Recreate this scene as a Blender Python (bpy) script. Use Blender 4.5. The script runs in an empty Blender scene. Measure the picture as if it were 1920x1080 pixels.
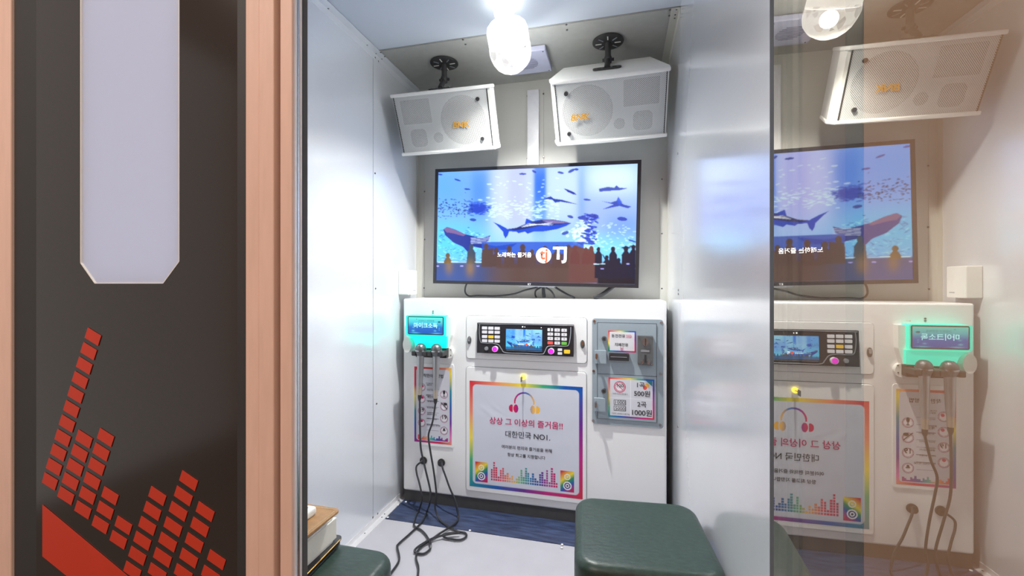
import bpy, bmesh, math, random
import numpy as np
from mathutils import Vector, Matrix

random.seed(7)
np.random.seed(7)
SC = bpy.context.scene
COL = SC.collection

# ------------------------------------------------------------------ camera, world, lights, exposure
CAM_H, YAW, FPX, HORIZON = 1.016, 0.2454, 813.8, 532.4
cam_d = bpy.data.cameras.new('camera')
cam_d.sensor_width = 36.0
cam_d.lens = FPX / 1920 * 36.0
cam_d.shift_y = -(540 - HORIZON) / 1920
cam_d.clip_start = 0.01
cam = bpy.data.objects.new('camera', cam_d)
cam.location = (0, 0, CAM_H)
cam.rotation_euler = (math.pi / 2, 0, YAW)
COL.objects.link(cam)
SC.camera = cam

world = bpy.data.worlds.new('world')
SC.world = world
world.use_nodes = True
world.node_tree.nodes['Background'].inputs[0].default_value = (1.0, 0.93, 0.88, 1)
world.node_tree.nodes['Background'].inputs[1].default_value = 0.35

def area_light(name, loc, rot, size, energy, color):
    l = bpy.data.lights.new(name, 'AREA')
    l.shape = 'RECTANGLE'; l.size, l.size_y = size
    l.energy = energy; l.color = color
    o = bpy.data.objects.new(name, l)
    o.location = loc; o.rotation_euler = rot
    COL.objects.link(o)
    return o
# ceiling lamps of the corridor behind the camera
area_light('corridor_lamp', (-1.0, -0.75, 2.42), (0, 0, 0), (1.2, 0.3), 29, (1.0, 0.89, 0.81))
area_light('corridor_lamp', (0.75, -0.55, 2.42), (0, 0, 0), (0.9, 0.3), 23, (1.0, 0.87, 0.76))

SC.view_settings.view_transform = 'Standard'
SC.view_settings.look = 'None'
SC.view_settings.gamma = 1.0
SC.view_settings.use_curve_mapping = False
SC.view_settings.exposure = 0.22

# ------------------------------------------------------------------ measured layout (metres)
XL, XR = -1.017, 0.205          # booth side walls
YF, YS, YC, YB = 0.45, 1.64, 1.848, 2.067   # front face, panel seam, console front, back wall
ZT = 2.0                        # booth ceiling
_s, _c = math.sin(YAW), math.cos(YAW)

def ray(px, py):
    a = (px - 960) / FPX; b = (HORIZON - py) / FPX
    return Vector((a * _c - _s, a * _s + _c, b))
EYE = Vector((0, 0, CAM_H))
def on(px, py, axis, val):
    """the place in the room that a direction from the tripod meets on x / y / z = val"""
    r = ray(px, py)
    return EYE + r * ((val - EYE[axis]) / r[axis])
def depth(px, py, d):
    return EYE + ray(px, py) * d
def project(P):
    """P: (...,3) array -> direction coordinates"""
    X, Y, Z = P[..., 0], P[..., 1], P[..., 2] - CAM_H
    dep = -X * _s + Y * _c
    return 960 + FPX * (X * _c + Y * _s) / dep, HORIZON - FPX * Z / dep

class Plane:
    def __init__(self, o, r, u):
        self.o = Vector(o); self.r = Vector(r).normalized(); self.u = Vector(u).normalized()
        self.n = self.r.cross(self.u)          # towards the viewer
    def at(self, px, py):
        d = ray(px, py)
        t = (self.o - EYE).dot(self.n) / d.dot(self.n)
        p = EYE + d * t - self.o
        return p.dot(self.r), p.dot(self.u)
    def pt(self, a, b, off=0.0):
        return self.o + self.r * a + self.u * b + self.n * off
    def rect(self, quad):
        """quad TL,TR,BR,BL -> a0,b0,a1,b1"""
        q = [self.at(*p) for p in quad]
        return ((q[0][0] + q[3][0]) / 2, (q[2][1] + q[3][1]) / 2, (q[1][0] + q[2][0]) / 2, (q[0][1] + q[1][1]) / 2)
    def shifted(self, off):
        return Plane(self.o + self.n * off, self.r, self.u)

# ------------------------------------------------------------------ materials
def lin(c):
    return tuple(((v / 255) / 12.92 if v / 255 <= 0.04045 else ((v / 255 + 0.055) / 1.055) ** 2.4) for v in c)

MATS = {}
def mat(name, rgb, rough=0.5, metal=0.0, noise=0.04, nscale=30, bump=0.0, spec=0.5, coat=0.0, emit=None, estr=0.0, stretch=None):
    if name in MATS: return MATS[name]
    m = bpy.data.materials.new(name); m.use_nodes = True
    nt = m.node_tree; b = nt.nodes['Principled BSDF']
    L = nt.links
    c = lin(rgb)
    tc = nt.nodes.new('ShaderNodeTexCoord')
    mp = nt.nodes.new('ShaderNodeMapping')
    if stretch: mp.inputs['Scale'].default_value = stretch
    L.new(tc.outputs['Object'], mp.inputs['Vector'])
    nz = nt.nodes.new('ShaderNodeTexNoise'); nz.inputs['Scale'].default_value = nscale; nz.inputs['Detail'].default_value = 3
    L.new(mp.outputs['Vector'], nz.inputs['Vector'])
    rp = nt.nodes.new('ShaderNodeValToRGB')
    rp.color_ramp.elements[0].position = 0.3; rp.color_ramp.elements[1].position = 0.7
    rp.color_ramp.elements[0].color = tuple(max(0, v * (1 - noise)) for v in c) + (1,)
    rp.color_ramp.elements[1].color = tuple(min(1, v * (1 + noise)) for v in c) + (1,)
    L.new(nz.outputs['Fac'], rp.inputs['Fac'])
    L.new(rp.outputs['Color'], b.inputs['Base Color'])
    b.inputs['Roughness'].default_value = rough
    b.inputs['Metallic'].default_value = metal
    b.inputs['Specular IOR Level'].default_value = spec
    b.inputs['Coat Weight'].default_value = coat
    b.inputs['Coat Roughness'].default_value = 0.15
    if bump:
        bp = nt.nodes.new('ShaderNodeBump'); bp.inputs['Strength'].default_value = bump; bp.inputs['Distance'].default_value = 0.002
        L.new(nz.outputs['Fac'], bp.inputs['Height']); L.new(bp.outputs['Normal'], b.inputs['Normal'])
    if emit:
        b.inputs['Emission Color'].default_value = lin(emit) + (1,)
        b.inputs['Emission Strength'].default_value = estr
    MATS[name] = m
    return m

def painted(name, emission=0.0, rough=0.35, black=False):
    """surface whose print (or screen picture) is stored per vertex"""
    if name in MATS: return MATS[name]
    m = bpy.data.materials.new(name); m.use_nodes = True
    nt = m.node_tree; b = nt.nodes['Principled BSDF']
    a = nt.nodes.new('ShaderNodeAttribute'); a.attribute_name = 'Col'
    b.inputs['Roughness'].default_value = rough
    if emission:
        b.inputs['Base Color'].default_value = (0.01, 0.01, 0.012, 1)
        nt.links.new(a.outputs['Color'], b.inputs['Emission Color'])
        b.inputs['Emission Strength'].default_value = emission
    else:
        nt.links.new(a.outputs['Color'], b.inputs['Base Color'])
    MATS[name] = m
    return m

M_wall = mat('white_coated_steel', (226, 230, 233), 0.33, 0.0, 0.012, 6, coat=0.35, stretch=(1, 1, 8))
M_side = mat('satin_side_wall_steel', (232, 237, 243), 0.25, 0.2, 0.012, 60, coat=1.0, stretch=(0.6, 0.6, 6))
M_back = mat('grey_white_back_panel', (205, 206, 200), 0.45, 0.0, 0.02, 8)
M_ceil = mat('ceiling_coated_steel', (205, 214, 226), 0.4, 0.0, 0.012, 5)
M_alu = mat('pale_aluminium', (232, 233, 236), 0.35, 0.3, 0.03, 40)
M_gap = mat('dark_seam', (40, 42, 44), 0.8)
M_rivet = mat('rivet_steel', (130, 132, 134), 0.25, 0.9)
M_floor = mat('pale_vinyl_floor', (184, 184, 192), 0.5, 0.0, 0.03, 12)
M_scuff = mat('scuffed_navy_sheet', (58, 70, 100), 0.35, 0.0, 0.5, 45, bump=0.0, stretch=(0.25, 1.6, 1))
M_black = mat('black_plastic', (54, 54, 56), 0.4, noise=0.06)
M_matte = mat('matte_black', (74, 74, 75), 0.7, noise=0.05)
M_bezel = mat('glossy_black_bezel', (42, 42, 47), 0.25)
M_white = mat('white_lacquer', (240, 242, 243), 0.3, 0.0, 0.006, 10, coat=0.2)
M_wplas = mat('white_plastic', (238, 240, 236), 0.4, 0.0, 0.01, 20)
M_spk = mat('white_speaker_vinyl', (238, 240, 236), 0.5, 0.0, 0.015, 60, bump=0.05)
M_cone = mat('grey_speaker_cone', (84, 88, 88), 0.7)
M_baf = mat('grey_baffle', (176, 180, 180), 0.6)
M_gold = mat('gold_badge', (244, 186, 84), 0.35, 0.45)
M_steel = mat('chrome_steel', (200, 202, 204), 0.2, 1.0)
M_grey = mat('grey_powder_coat', (150, 163, 172), 0.5, 0.0, 0.02, 80)
M_greyd = mat('dark_grey_steel', (112, 116, 118), 0.4, 0.5)
M_copper = mat('rose_beige_profile', (222, 192, 177), 0.5, 0.0, 0.04, 25, stretch=(4, 4, 0.6))
M_filmed = mat('black_film_edge', (50, 53, 55), 0.6)
M_dglass = mat('black_brown_glass', (48, 44, 42), 0.16, 0.0, 0.03, 4, coat=0.4)
M_red = mat('red_vinyl_decal', (196, 58, 36), 0.5, 0.0, 0.03, 10)
M_green = mat('dark_green_leather', (42, 62, 55), 0.4, 0.0, 0.22, 70, bump=0.3, stretch=(1, 2.2, 1))
M_brownp = mat('brown_wood_panel', (128, 92, 78), 0.5, 0.0, 0.15, 14, stretch=(1, 1, 8))
M_beige = mat('beige_stool_edge', (196, 178, 160), 0.5)
M_tan = mat('tan_leather', (168, 128, 84), 0.5, 0.0, 0.12, 90, bump=0.3)
M_stitch = mat('cream_stitch', (226, 214, 180), 0.7)
M_page = mat('cream_pages', (232, 232, 222), 0.7, 0.0, 0.06, 160, stretch=(1, 1, 30))
M_cable = mat('black_rubber_cable', (44, 46, 50), 0.35)
M_brass = mat('brass_lock', (206, 176, 80), 0.3, 0.8)
M_ink = mat('black_ink', (44, 44, 50), 0.6)
M_mag = mat('magenta_ink', (200, 8, 96), 0.6)
M_whiteink = mat('white_ink', (236, 238, 240), 0.6)
M_silver = mat('silver_line', (176, 182, 190), 0.3, 0.6)
M_corr = mat('corridor_wall_paint', (196, 138, 98), 0.7)
M_corf = mat('corridor_floor_tile', (96, 84, 76), 0.4)
M_corc = mat('corridor_ceiling', (190, 176, 164), 0.8)
M_lav = mat('lavender_vent_plastic', (196, 200, 224), 0.5)

def frosted():
    m = bpy.data.materials.new('frosted_clear_stripe'); m.use_nodes = True
    nt = m.node_tree; N = nt.nodes; N.clear()
    out = N.new('ShaderNodeOutputMaterial'); mx = N.new('ShaderNodeMixShader'); mx2 = N.new('ShaderNodeMixShader')
    tr = N.new('ShaderNodeBsdfTranslucent'); tr.inputs['Color'].default_value = (0.84, 0.88, 0.99, 1)
    df = N.new('ShaderNodeBsdfDiffuse'); df.inputs['Color'].default_value = (0.68, 0.78, 0.97, 1)
    gl = N.new('ShaderNodeBsdfGlossy'); gl.inputs['Roughness'].default_value = 0.35
    nz = N.new('ShaderNodeTexNoise'); nz.inputs['Scale'].default_value = 400
    bp = N.new('ShaderNodeBump'); bp.inputs['Strength'].default_value = 0.05
    nt.links.new(nz.outputs['Fac'], bp.inputs['Height']); nt.links.new(bp.outputs['Normal'], gl.inputs['Normal'])
    mx.inputs[0].default_value = 0.55
    nt.links.new(tr.outputs[0], mx.inputs[1]); nt.links.new(df.outputs[0], mx.inputs[2])
    mx2.inputs[0].default_value = 0.05
    nt.links.new(mx.outputs[0], mx2.inputs[1]); nt.links.new(gl.outputs[0], mx2.inputs[2])
    nt.links.new(mx2.outputs[0], out.inputs[0])
    return m
M_frost = frosted()

def door_glass():
    """dark reflective door glass with a thin diffuse veil added for warm haze"""
    m = bpy.data.materials.new('reflective_door_glass'); m.use_nodes = True
    nt = m.node_tree; N = nt.nodes; N.clear()
    out = N.new('ShaderNodeOutputMaterial')
    tp = N.new('ShaderNodeBsdfTransparent'); tp.inputs['Color'].default_value = (0.62, 0.57, 0.5, 1)
    gl = N.new('ShaderNodeBsdfGlossy'); gl.inputs['Roughness'].default_value = 0.004; gl.inputs['Color'].default_value = (1.0, 0.94, 0.84, 1)
    fr = N.new('ShaderNodeFresnel'); fr.inputs['IOR'].default_value = 2.3
    mx = N.new('ShaderNodeMixShader')
    mr = N.new('ShaderNodeMapRange'); mr.inputs[1].default_value = 0.0; mr.inputs[2].default_value = 1.0
    mr.inputs[3].default_value = 0.38; mr.inputs[4].default_value = 1.0
    df = N.new('ShaderNodeBsdfDiffuse'); df.inputs['Color'].default_value = (0.75, 0.66, 0.55, 1)
    nz = N.new('ShaderNodeTexNoise'); nz.inputs['Scale'].default_value = 9; nz.inputs['Detail'].default_value = 5
    m2 = N.new('ShaderNodeMapRange'); m2.inputs[1].default_value = 0.3; m2.inputs[2].default_value = 0.75; m2.inputs[3].default_value = 0.05; m2.inputs[4].default_value = 0.11
    my = N.new('ShaderNodeMixShader')
    L = nt.links
    L.new(fr.outputs[0], mr.inputs[0]); L.new(mr.outputs[0], mx.inputs[0])
    L.new(tp.outputs[0], mx.inputs[1]); L.new(gl.outputs[0], mx.inputs[2])
    L.new(nz.outputs['Fac'], m2.inputs[0]); L.new(m2.outputs[0], my.inputs[0])
    L.new(mx.outputs[0], my.inputs[1]); L.new(df.outputs[0], my.inputs[2])
    L.new(my.outputs[0], out.inputs[0])
    return m
M_door = door_glass()
def clear_back():
    m = bpy.data.materials.new('clear_glass_face'); m.use_nodes = True
    nt = m.node_tree; N = nt.nodes; N.clear()
    out = N.new('ShaderNodeOutputMaterial'); tp = N.new('ShaderNodeBsdfTransparent')
    nz = N.new('ShaderNodeTexNoise'); rp = N.new('ShaderNodeValToRGB')
    rp.color_ramp.elements[0].color = (0.94, 0.96, 0.95, 1); rp.color_ramp.elements[1].color = (0.97, 0.98, 0.97, 1)
    nt.links.new(nz.outputs['Fac'], rp.inputs['Fac']); nt.links.new(rp.outputs['Color'], tp.inputs['Color'])
    nt.links.new(tp.outputs[0], out.inputs[0])
    return m
M_clear = clear_back()

def grille_mat():
    """perforated white metal: hexagonal dots let the drivers behind show through"""
    m = bpy.data.materials.new('perforated_white_grille'); m.use_nodes = True
    nt = m.node_tree; N = nt.nodes; L = nt.links; N.clear()
    out = N.new('ShaderNodeOutputMaterial')
    tc = N.new('ShaderNodeTexCoord'); sp = N.new('ShaderNodeSeparateXYZ')
    L.new(tc.outputs['Object'], sp.inputs[0])
    def mth(op, a, b=None):
        n = N.new('ShaderNodeMath'); n.operation = op
        for i, v in enumerate((a, b)):
            if v is None: continue
            if isinstance(v, (int, float)): n.inputs[i].default_value = v
            else: L.new(v, n.inputs[i])
        return n.outputs[0]
    k = 2 * math.pi / 0.0062
    a = mth('COSINE', mth('MULTIPLY', sp.outputs['X'], k)); b = mth('COSINE', mth('MULTIPLY', sp.outputs['Z'], k / 1.15))
    f = mth('GREATER_THAN', mth('MULTIPLY', a, b), 0.1)
    df = N.new('ShaderNodeBsdfPrincipled'); df.inputs['Base Color'].default_value = lin((226, 230, 230)) + (1,); df.inputs['Roughness'].default_value = 0.5
    tp = N.new('ShaderNodeBsdfTransparent'); mx = N.new('ShaderNodeMixShader')
    L.new(f, mx.inputs[0]); L.new(df.outputs[0], mx.inputs[1]); L.new(tp.outputs[0], mx.inputs[2])
    L.new(mx.outputs[0], out.inputs[0])
    return m
M_grille = grille_mat()

def lit(name, rgb, strength, mixglass=False):
    m = bpy.data.materials.new(name); m.use_nodes = True
    nt = m.node_tree; b = nt.nodes['Principled BSDF']
    nz = nt.nodes.new('ShaderNodeTexNoise'); nz.inputs['Scale'].default_value = 12
    rp = nt.nodes.new('ShaderNodeValToRGB'); c = lin(rgb)
    rp.color_ramp.elements[0].color = tuple(v * 0.94 for v in c) + (1,); rp.color_ramp.elements[1].color = tuple(min(1, v * 1.05) for v in c) + (1,)
    nt.links.new(nz.outputs['Fac'], rp.inputs['Fac'])
    nt.links.new(rp.outputs['Color'], b.inputs['Base Color']); nt.links.new(rp.outputs['Color'], b.inputs['Emission Color'])
    b.inputs['Emission Strength'].default_value = strength
    b.inputs['Roughness'].default_value = 0.3
    if mixglass:
        out = nt.nodes['Material Output']; tp = nt.nodes.new('ShaderNodeBsdfTransparent'); mx = nt.nodes.new('ShaderNodeMixShader')
        mx.inputs[0].default_value = 0.45
        nt.links.new(tp.outputs[0], mx.inputs[1]); nt.links.new(b.outputs[0], mx.inputs[2]); nt.links.new(mx.outputs[0], out.inputs[0])
        b.inputs['Roughness'].default_value = 0.08
    return m
M_lamp = lit('glowing_lamp_housing', (255, 252, 246), 4.0)
M_crystal = lit('crystal_dome', (244, 246, 240), 1.3, True)
_nt = M_crystal.node_tree; _v = _nt.nodes.new('ShaderNodeTexVoronoi'); _v.inputs['Scale'].default_value = 42
_t = _nt.nodes.new('ShaderNodeTexCoord'); _nt.links.new(_t.outputs['Object'], _v.inputs['Vector'])
_r = _nt.nodes.new('ShaderNodeValToRGB'); _e = _r.color_ramp.elements
_e[0].position = 0.0; _e[0].color = (0.30, 0.30, 0.29, 1); _e[1].position = 0.32; _e[1].color = (0.98, 0.99, 0.97, 1)
_x = _r.color_ramp.elements.new(0.12); _x.color = (0.72, 0.66, 0.64, 1)
_s3 = _nt.nodes.new('ShaderNodeSeparateColor'); _nt.links.new(_v.outputs['Color'], _s3.inputs['Color'])
_nt.links.new(_s3.outputs[0], _r.inputs['Fac'])
_b = _nt.nodes['Principled BSDF']; _nt.links.new(_r.outputs['Color'], _b.inputs['Emission Color'])
_nt.links.remove(_b.inputs['Base Color'].links[0]); _b.inputs['Base Color'].default_value = (0.02, 0.02, 0.02, 1)
M_teal = lit('teal_lit_acrylic', (6, 230, 202), 0.82)
M_magl = lit('lit_magenta_button', (226, 40, 208), 0.6)
M_yel = lit('emissive_yellow', (255, 226, 90), 1.6)
M_glowtxt = lit('lit_white_text', (240, 246, 255), 0.9)
M_glowor = lit('lit_orange_mark', (222, 84, 60), 0.5)
M_glowred = lit('lit_red_mark', (226, 70, 60), 0.45)
M_glowteal = lit('lit_pale_cyan_text', (170, 244, 250), 0.8)

# ------------------------------------------------------------------ mesh helpers
class MB:
    def __init__(s): s.bm = bmesh.new()
    def quad_prism(s, pts, vec, mi=0):
        """polygon pts extruded by vec"""
        vec = Vector(vec); n = len(pts)
        a = [s.bm.verts.new(Vector(p)) for p in pts]; b = [s.bm.verts.new(Vector(p) + vec) for p in pts]
        s.bm.faces.new(a); s.bm.faces.new(b[::-1])
        for i in range(n): s.bm.faces.new((a[i], b[i], b[(i + 1) % n], a[(i + 1) % n]))
        return s
    def box(s, lo, hi, bevel=0.0, seg=2, M=None):
        r = bmesh.ops.create_cube(s.bm, size=1.0)
        vs = r['verts']; lo = Vector(lo); hi = Vector(hi); d = hi - lo; c = (hi + lo) / 2
        for v in vs: v.co = Vector((v.co.x * d.x, v.co.y * d.y, v.co.z * d.z)) + c
        if bevel:
            es = list({e for v in vs for e in v.link_edges})
            rb = bmesh.ops.bevel(s.bm, geom=vs + es, offset=bevel, segments=seg, profile=0.5, affect='EDGES')
            vs = list({v for v in rb['verts']} | {v for f in rb['faces'] for v in f.verts})
        if M is not None:
            for v in vs: v.co = M @ v.co
        return s
    def lathe(s, prof, M=None, seg=24, flat=False):
        """prof: (radius, z) list along +Z"""
        M = M or Matrix.Identity(4); rings = []
        for r, z in prof:
            if r < 1e-6: rings.append([s.bm.verts.new(M @ Vector((0, 0, z)))])
            else: rings.append([s.bm.verts.new(M @ Vector((r * math.cos(2 * math.pi * i / seg), r * math.sin(2 * math.pi * i / seg), z))) for i in range(seg)])
        for A, B in zip(rings, rings[1:]):
            for i in range(seg):
                j = (i + 1) % seg
                q = [A[i % len(A)], A[j % len(A)], B[j % len(B)], B[i % len(B)]]
                q2 = []
                for v in q:
                    if v not in q2: q2.append(v)
                if len(q2) >= 3: s.bm.faces.new(q2)
        for R, rev in ((rings[0], True), (rings[-1], False)):
            if len(R) > 2: s.bm.faces.new(R[::-1] if rev else R)
        return s
    def tube(s, pts, r, seg=8, sub=6, smooth=True, zmin=None):
        P = [Vector(p) for p in pts]
        if smooth and len(P) > 2:
            Q = []
            for i in range(len(P) - 1):
                p0 = P[max(i - 1, 0)]; p1 = P[i]; p2 = P[i + 1]; p3 = P[min(i + 2, len(P) - 1)]
                for k in range(sub):
                    t = k / sub
                    Q.append(0.5 * ((2 * p1) + (p2 - p0) * t + (2 * p0 - 5 * p1 + 4 * p2 - p3) * t * t + (-p0 + 3 * p1 - 3 * p2 + p3) * t ** 3))
            Q.append(P[-1]); P = Q
        if zmin is not None:
            for p in P: p.z = max(p.z, zmin)
        up = Vector((0.13, 0.29, 0.95)).normalized(); rings = []
        for i, p in enumerate(P):
            t = (P[min(i + 1, len(P) - 1)] - P[max(i - 1, 0)]).normalized()
            a = (up - t * up.dot(t))
            if a.length < 1e-4: a = t.orthogonal()
            a.normalize(); up = a; b = t.cross(a)
            rings.append([s.bm.verts.new(p + a * r * math.cos(2 * math.pi * k / seg) + b * r * math.sin(2 * math.pi * k / seg)) for k in range(seg)])
        for A, B in zip(rings, rings[1:]):
            for k in range(seg): s.bm.faces.new((A[k], A[(k + 1) % seg], B[(k + 1) % seg], B[k]))
        s.bm.faces.new(rings[0][::-1]); s.bm.faces.new(rings[-1])
        return s
    def rrect(s, pl, a0, b0, a1, b1, rad, o0, o1, seg=5):
        """rounded rectangle plate on a plane between offsets o0 (back) and o1 (front)"""
        pts = []
        for cx, cy, t0 in ((a1 - rad, b1 - rad, 0), (a0 + rad, b1 - rad, 90), (a0 + rad, b0 + rad, 180), (a1 - rad, b0 + rad, 270)):
            for k in range(seg + 1):
                t = math.radians(t0 + 90 * k / seg)
                pts.append((cx + rad * math.cos(t), cy + rad * math.sin(t)))
        s.quad_prism([pl.pt(a, b, o0) for a, b in pts], pl.n * (o1 - o0))
        return s
    def ring(s, pl, a0, b0, a1, b1, w, o0, o1):
        for r in ((a0, b0, a1, b0 + w), (a0, b1 - w, a1, b1), (a0, b0 + w, a0 + w, b1 - w), (a1 - w, b0 + w, a1, b1 - w)):
            s.rrect(pl, *r, 1e-5, o0, o1, seg=1)
        return s
    def disc(s, pl, a, b, r, o0, o1, seg=24, ry=None):
        ry = ry or r
        s.quad_prism([pl.pt(a + r * math.cos(2 * math.pi * k / seg), b + ry * math.sin(2 * math.pi * k / seg), o0) for k in range(seg)], pl.n * (o1 - o0))
        return s
    def annulus(s, pl, a, b, r0, r1, o0, o1, seg=28):
        A = []
        for k in range(seg):
            t = 2 * math.pi * k / seg; c, d = math.cos(t), math.sin(t)
            A.append([s.bm.verts.new(pl.pt(a + r * c, b + r * d, o)) for r, o in ((r0, o0), (r1, o0), (r1, o1), (r0, o1))])
        for k in range(seg):
            X, Y = A[k], A[(k + 1) % seg]
            for i in range(4): s.bm.faces.new((X[i], X[(i + 1) % 4], Y[(i + 1) % 4], Y[i]))
        return s
    def build(s, name, m, parent=None, smooth=False, label=None):
        bmesh.ops.recalc_face_normals(s.bm, faces=s.bm.faces[:])
        if parent is not None:
            W = parent_world(parent).inverted()
            bmesh.ops.transform(s.bm, matrix=W, verts=s.bm.verts[:])
        me = bpy.data.meshes.new(name); s.bm.to_mesh(me); s.bm.free()
        for mm in (m if isinstance(m, (list, tuple)) else [m]): me.materials.append(mm)
        if smooth:
            for p in me.polygons: p.use_smooth = True
            try: me.set_sharp_from_angle(angle=math.radians(40))
            except Exception: pass
        o = bpy.data.objects.new(name, me); COL.objects.link(o)
        if parent is not None: o.parent = parent
        if label: o['label'] = label
        return o

def parent_world(o):
    M = Matrix.Translation(o.location) @ o.rotation_euler.to_matrix().to_4x4()
    return parent_world(o.parent) @ M if o.parent else M

def tag(o, label=None, cat=None, group=None, kind=None):
    if label: o['label'] = label
    if cat: o['category'] = cat
    if group: o['group'] = group
    if kind: o['kind'] = kind
    return o
def thing(name, loc, label, cat, group=None, kind=None):
    o = bpy.data.objects.new(name, None); o.empty_display_size = 0.05
    o.location = loc; COL.objects.link(o)
    return tag(o, label, cat, group, kind)
def struct(o, label, cat):
    return tag(o, label, cat, None, 'structure')

TEXTS = []
def text(name, body, pl, cx, cy, wpx, m, parent, off=0.0012, hscale=1.0, bold=0.0, extr=0.0002):
    """lettering on a plane, centred where the direction (cx, cy) meets it, wpx wide"""
    p = pl.shifted(off)
    a, b = p.at(cx, cy)
    w = p.at(cx + wpx / 2, cy)[0] - p.at(cx - wpx / 2, cy)[0]
    text_ab(name, body, p, a, b, w, m, parent, hscale, bold, extr)
def text_ab(name, body, p, a, b, w, m, parent, hscale=1.0, bold=0.0, extr=0.0002):
    c = bpy.data.curves.new(name, 'FONT'); c.body = body; c.size = 1.0
    c.shear = 0.22 if body == 'BNK' else 0.0; c.align_x = 'LEFT'; c.extrude = 0.0; c.offset = bold; c.resolution_u = 3
    o = bpy.data.objects.new(name + '_source', c); COL.objects.link(o)
    TEXTS.append((o, name, p, a, b, w, m, parent, hscale, extr))
def flush_texts():
    bpy.context.view_layer.update()
    dg = bpy.context.evaluated_depsgraph_get()
    for o, name, p, a, b, w, m, parent, hs, extr in TEXTS:
        me = bpy.data.meshes.new_from_object(o.evaluated_get(dg))
        n = len(me.vertices); co = np.zeros(n * 3); me.vertices.foreach_get('co', co); co = co.reshape(-1, 3)
        lo, hi = co.min(0), co.max(0)
        s = w / (hi[0] - lo[0])
        W = parent_world(parent).inverted() if parent else Matrix.Identity(4)
        for v, q in zip(me.vertices, co):
            v.co = W @ p.pt(a + (q[0] - (lo[0] + hi[0]) / 2) * s, b + (q[1] - (lo[1] + hi[1]) / 2) * s * hs)
        me.materials.clear(); me.materials.append(m)
        me.name = name
        t = bpy.data.objects.new(name, me); COL.objects.link(t); t.parent = parent
        bpy.data.objects.remove(o)

class Paint:
    def __init__(s, X, Y):
        s.X, s.Y = X, Y; s.img = np.zeros(X.shape + (3,))
    def mask(s, pts):
        pts = np.array(pts, float); m = np.zeros(s.X.shape, bool)
        bb = (s.X >= pts[:, 0].min()) & (s.X <= pts[:, 0].max()) & (s.Y >= pts[:, 1].min()) & (s.Y <= pts[:, 1].max())
        x, y = s.X[bb], s.Y[bb]; r = np.zeros(x.shape, bool)
        for (x0, y0), (x1, y1) in zip(pts, np.roll(pts, -1, 0)):
            if y0 == y1: continue
            c = ((y0 > y) != (y1 > y)) & (x < (x1 - x0) * (y - y0) / (y1 - y0) + x0)
            r ^= c
        m[bb] = r
        return m
    def fill(s, m, col, a=1.0):
        c = np.array(lin(col)); m = m.astype(float) * a
        s.img = s.img * (1 - m[..., None]) + c * m[..., None]
    def poly(s, pts, col, a=1.0): s.fill(s.mask(pts), col, a)
    def ell(s, cx, cy, rx, ry, col, a=1.0, ang=0.0, soft=False):
        c, d = math.cos(ang), math.sin(ang); dx, dy = s.X - cx, s.Y - cy
        q = ((dx * c + dy * d) / rx) ** 2 + ((-dx * d + dy * c) / ry) ** 2
        s.fill(np.exp(-q * 1.4) if soft else (q < 1), col, a)
    def band(s, x0, x1, y0, y1, col, a=1.0, sx=6.0, sy=6.0):
        sg = lambda t: 1 / (1 + np.exp(-np.clip(t, -40, 40)))
        m = sg((s.X - x0) / sx) * sg((x1 - s.X) / sx) * sg((s.Y - y0) / sy) * sg((y1 - s.Y) / sy)
        s.fill(m, col, a)

def raster(name, pl, rect, nx, ny, painter, m, parent, off=0.0, uv=False):
    """grid whose vertices carry the printed / displayed picture; painter gets coordinate arrays"""
    a0, b0, a1, b1 = rect
    A, B = np.meshgrid(np.linspace(a0, a1, nx), np.linspace(b1, b0, ny))
    O = np.array(pl.o + pl.n * off); P = O + A[..., None] * np.array(pl.r) + B[..., None] * np.array(pl.u)
    if uv: X, Y = (A - a0) / (a1 - a0), (b1 - B) / (b1 - b0)
    else: X, Y = project(P)
    pt = Paint(X, Y); painter(pt)
    img = np.clip(pt.img, 0, 1)
    V = P.reshape(-1, 3)
    W = np.array(parent_world(parent).inverted()) if parent else np.eye(4)
    V = V @ W[:3, :3].T + W[:3, 3]
    i = np.arange(nx * ny).reshape(ny, nx)
    F = np.stack([i[:-1, :-1], i[1:, :-1], i[1:, 1:], i[:-1, 1:]], -1).reshape(-1, 4)
    me = bpy.data.meshes.new(name)
    me.vertices.add(len(V)); me.vertices.foreach_set('co', V.ravel())
    me.loops.add(F.size); me.loops.foreach_set('vertex_index', F.ravel().astype(np.int32))
    me.polygons.add(len(F)); me.polygons.foreach_set('loop_start', np.arange(0, F.size, 4, dtype=np.int32))
    me.update(calc_edges=True)
    at = me.attributes.new('Col', 'FLOAT_COLOR', 'POINT')
    c4 = np.ones((len(V), 4), np.float32); c4[:, :3] = img.reshape(-1, 3)
    at.data.foreach_set('color', c4.ravel())
    me.materials.append(m)
    o = bpy.data.objects.new(name, me); COL.objects.link(o); o.parent = parent
    return o

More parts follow.
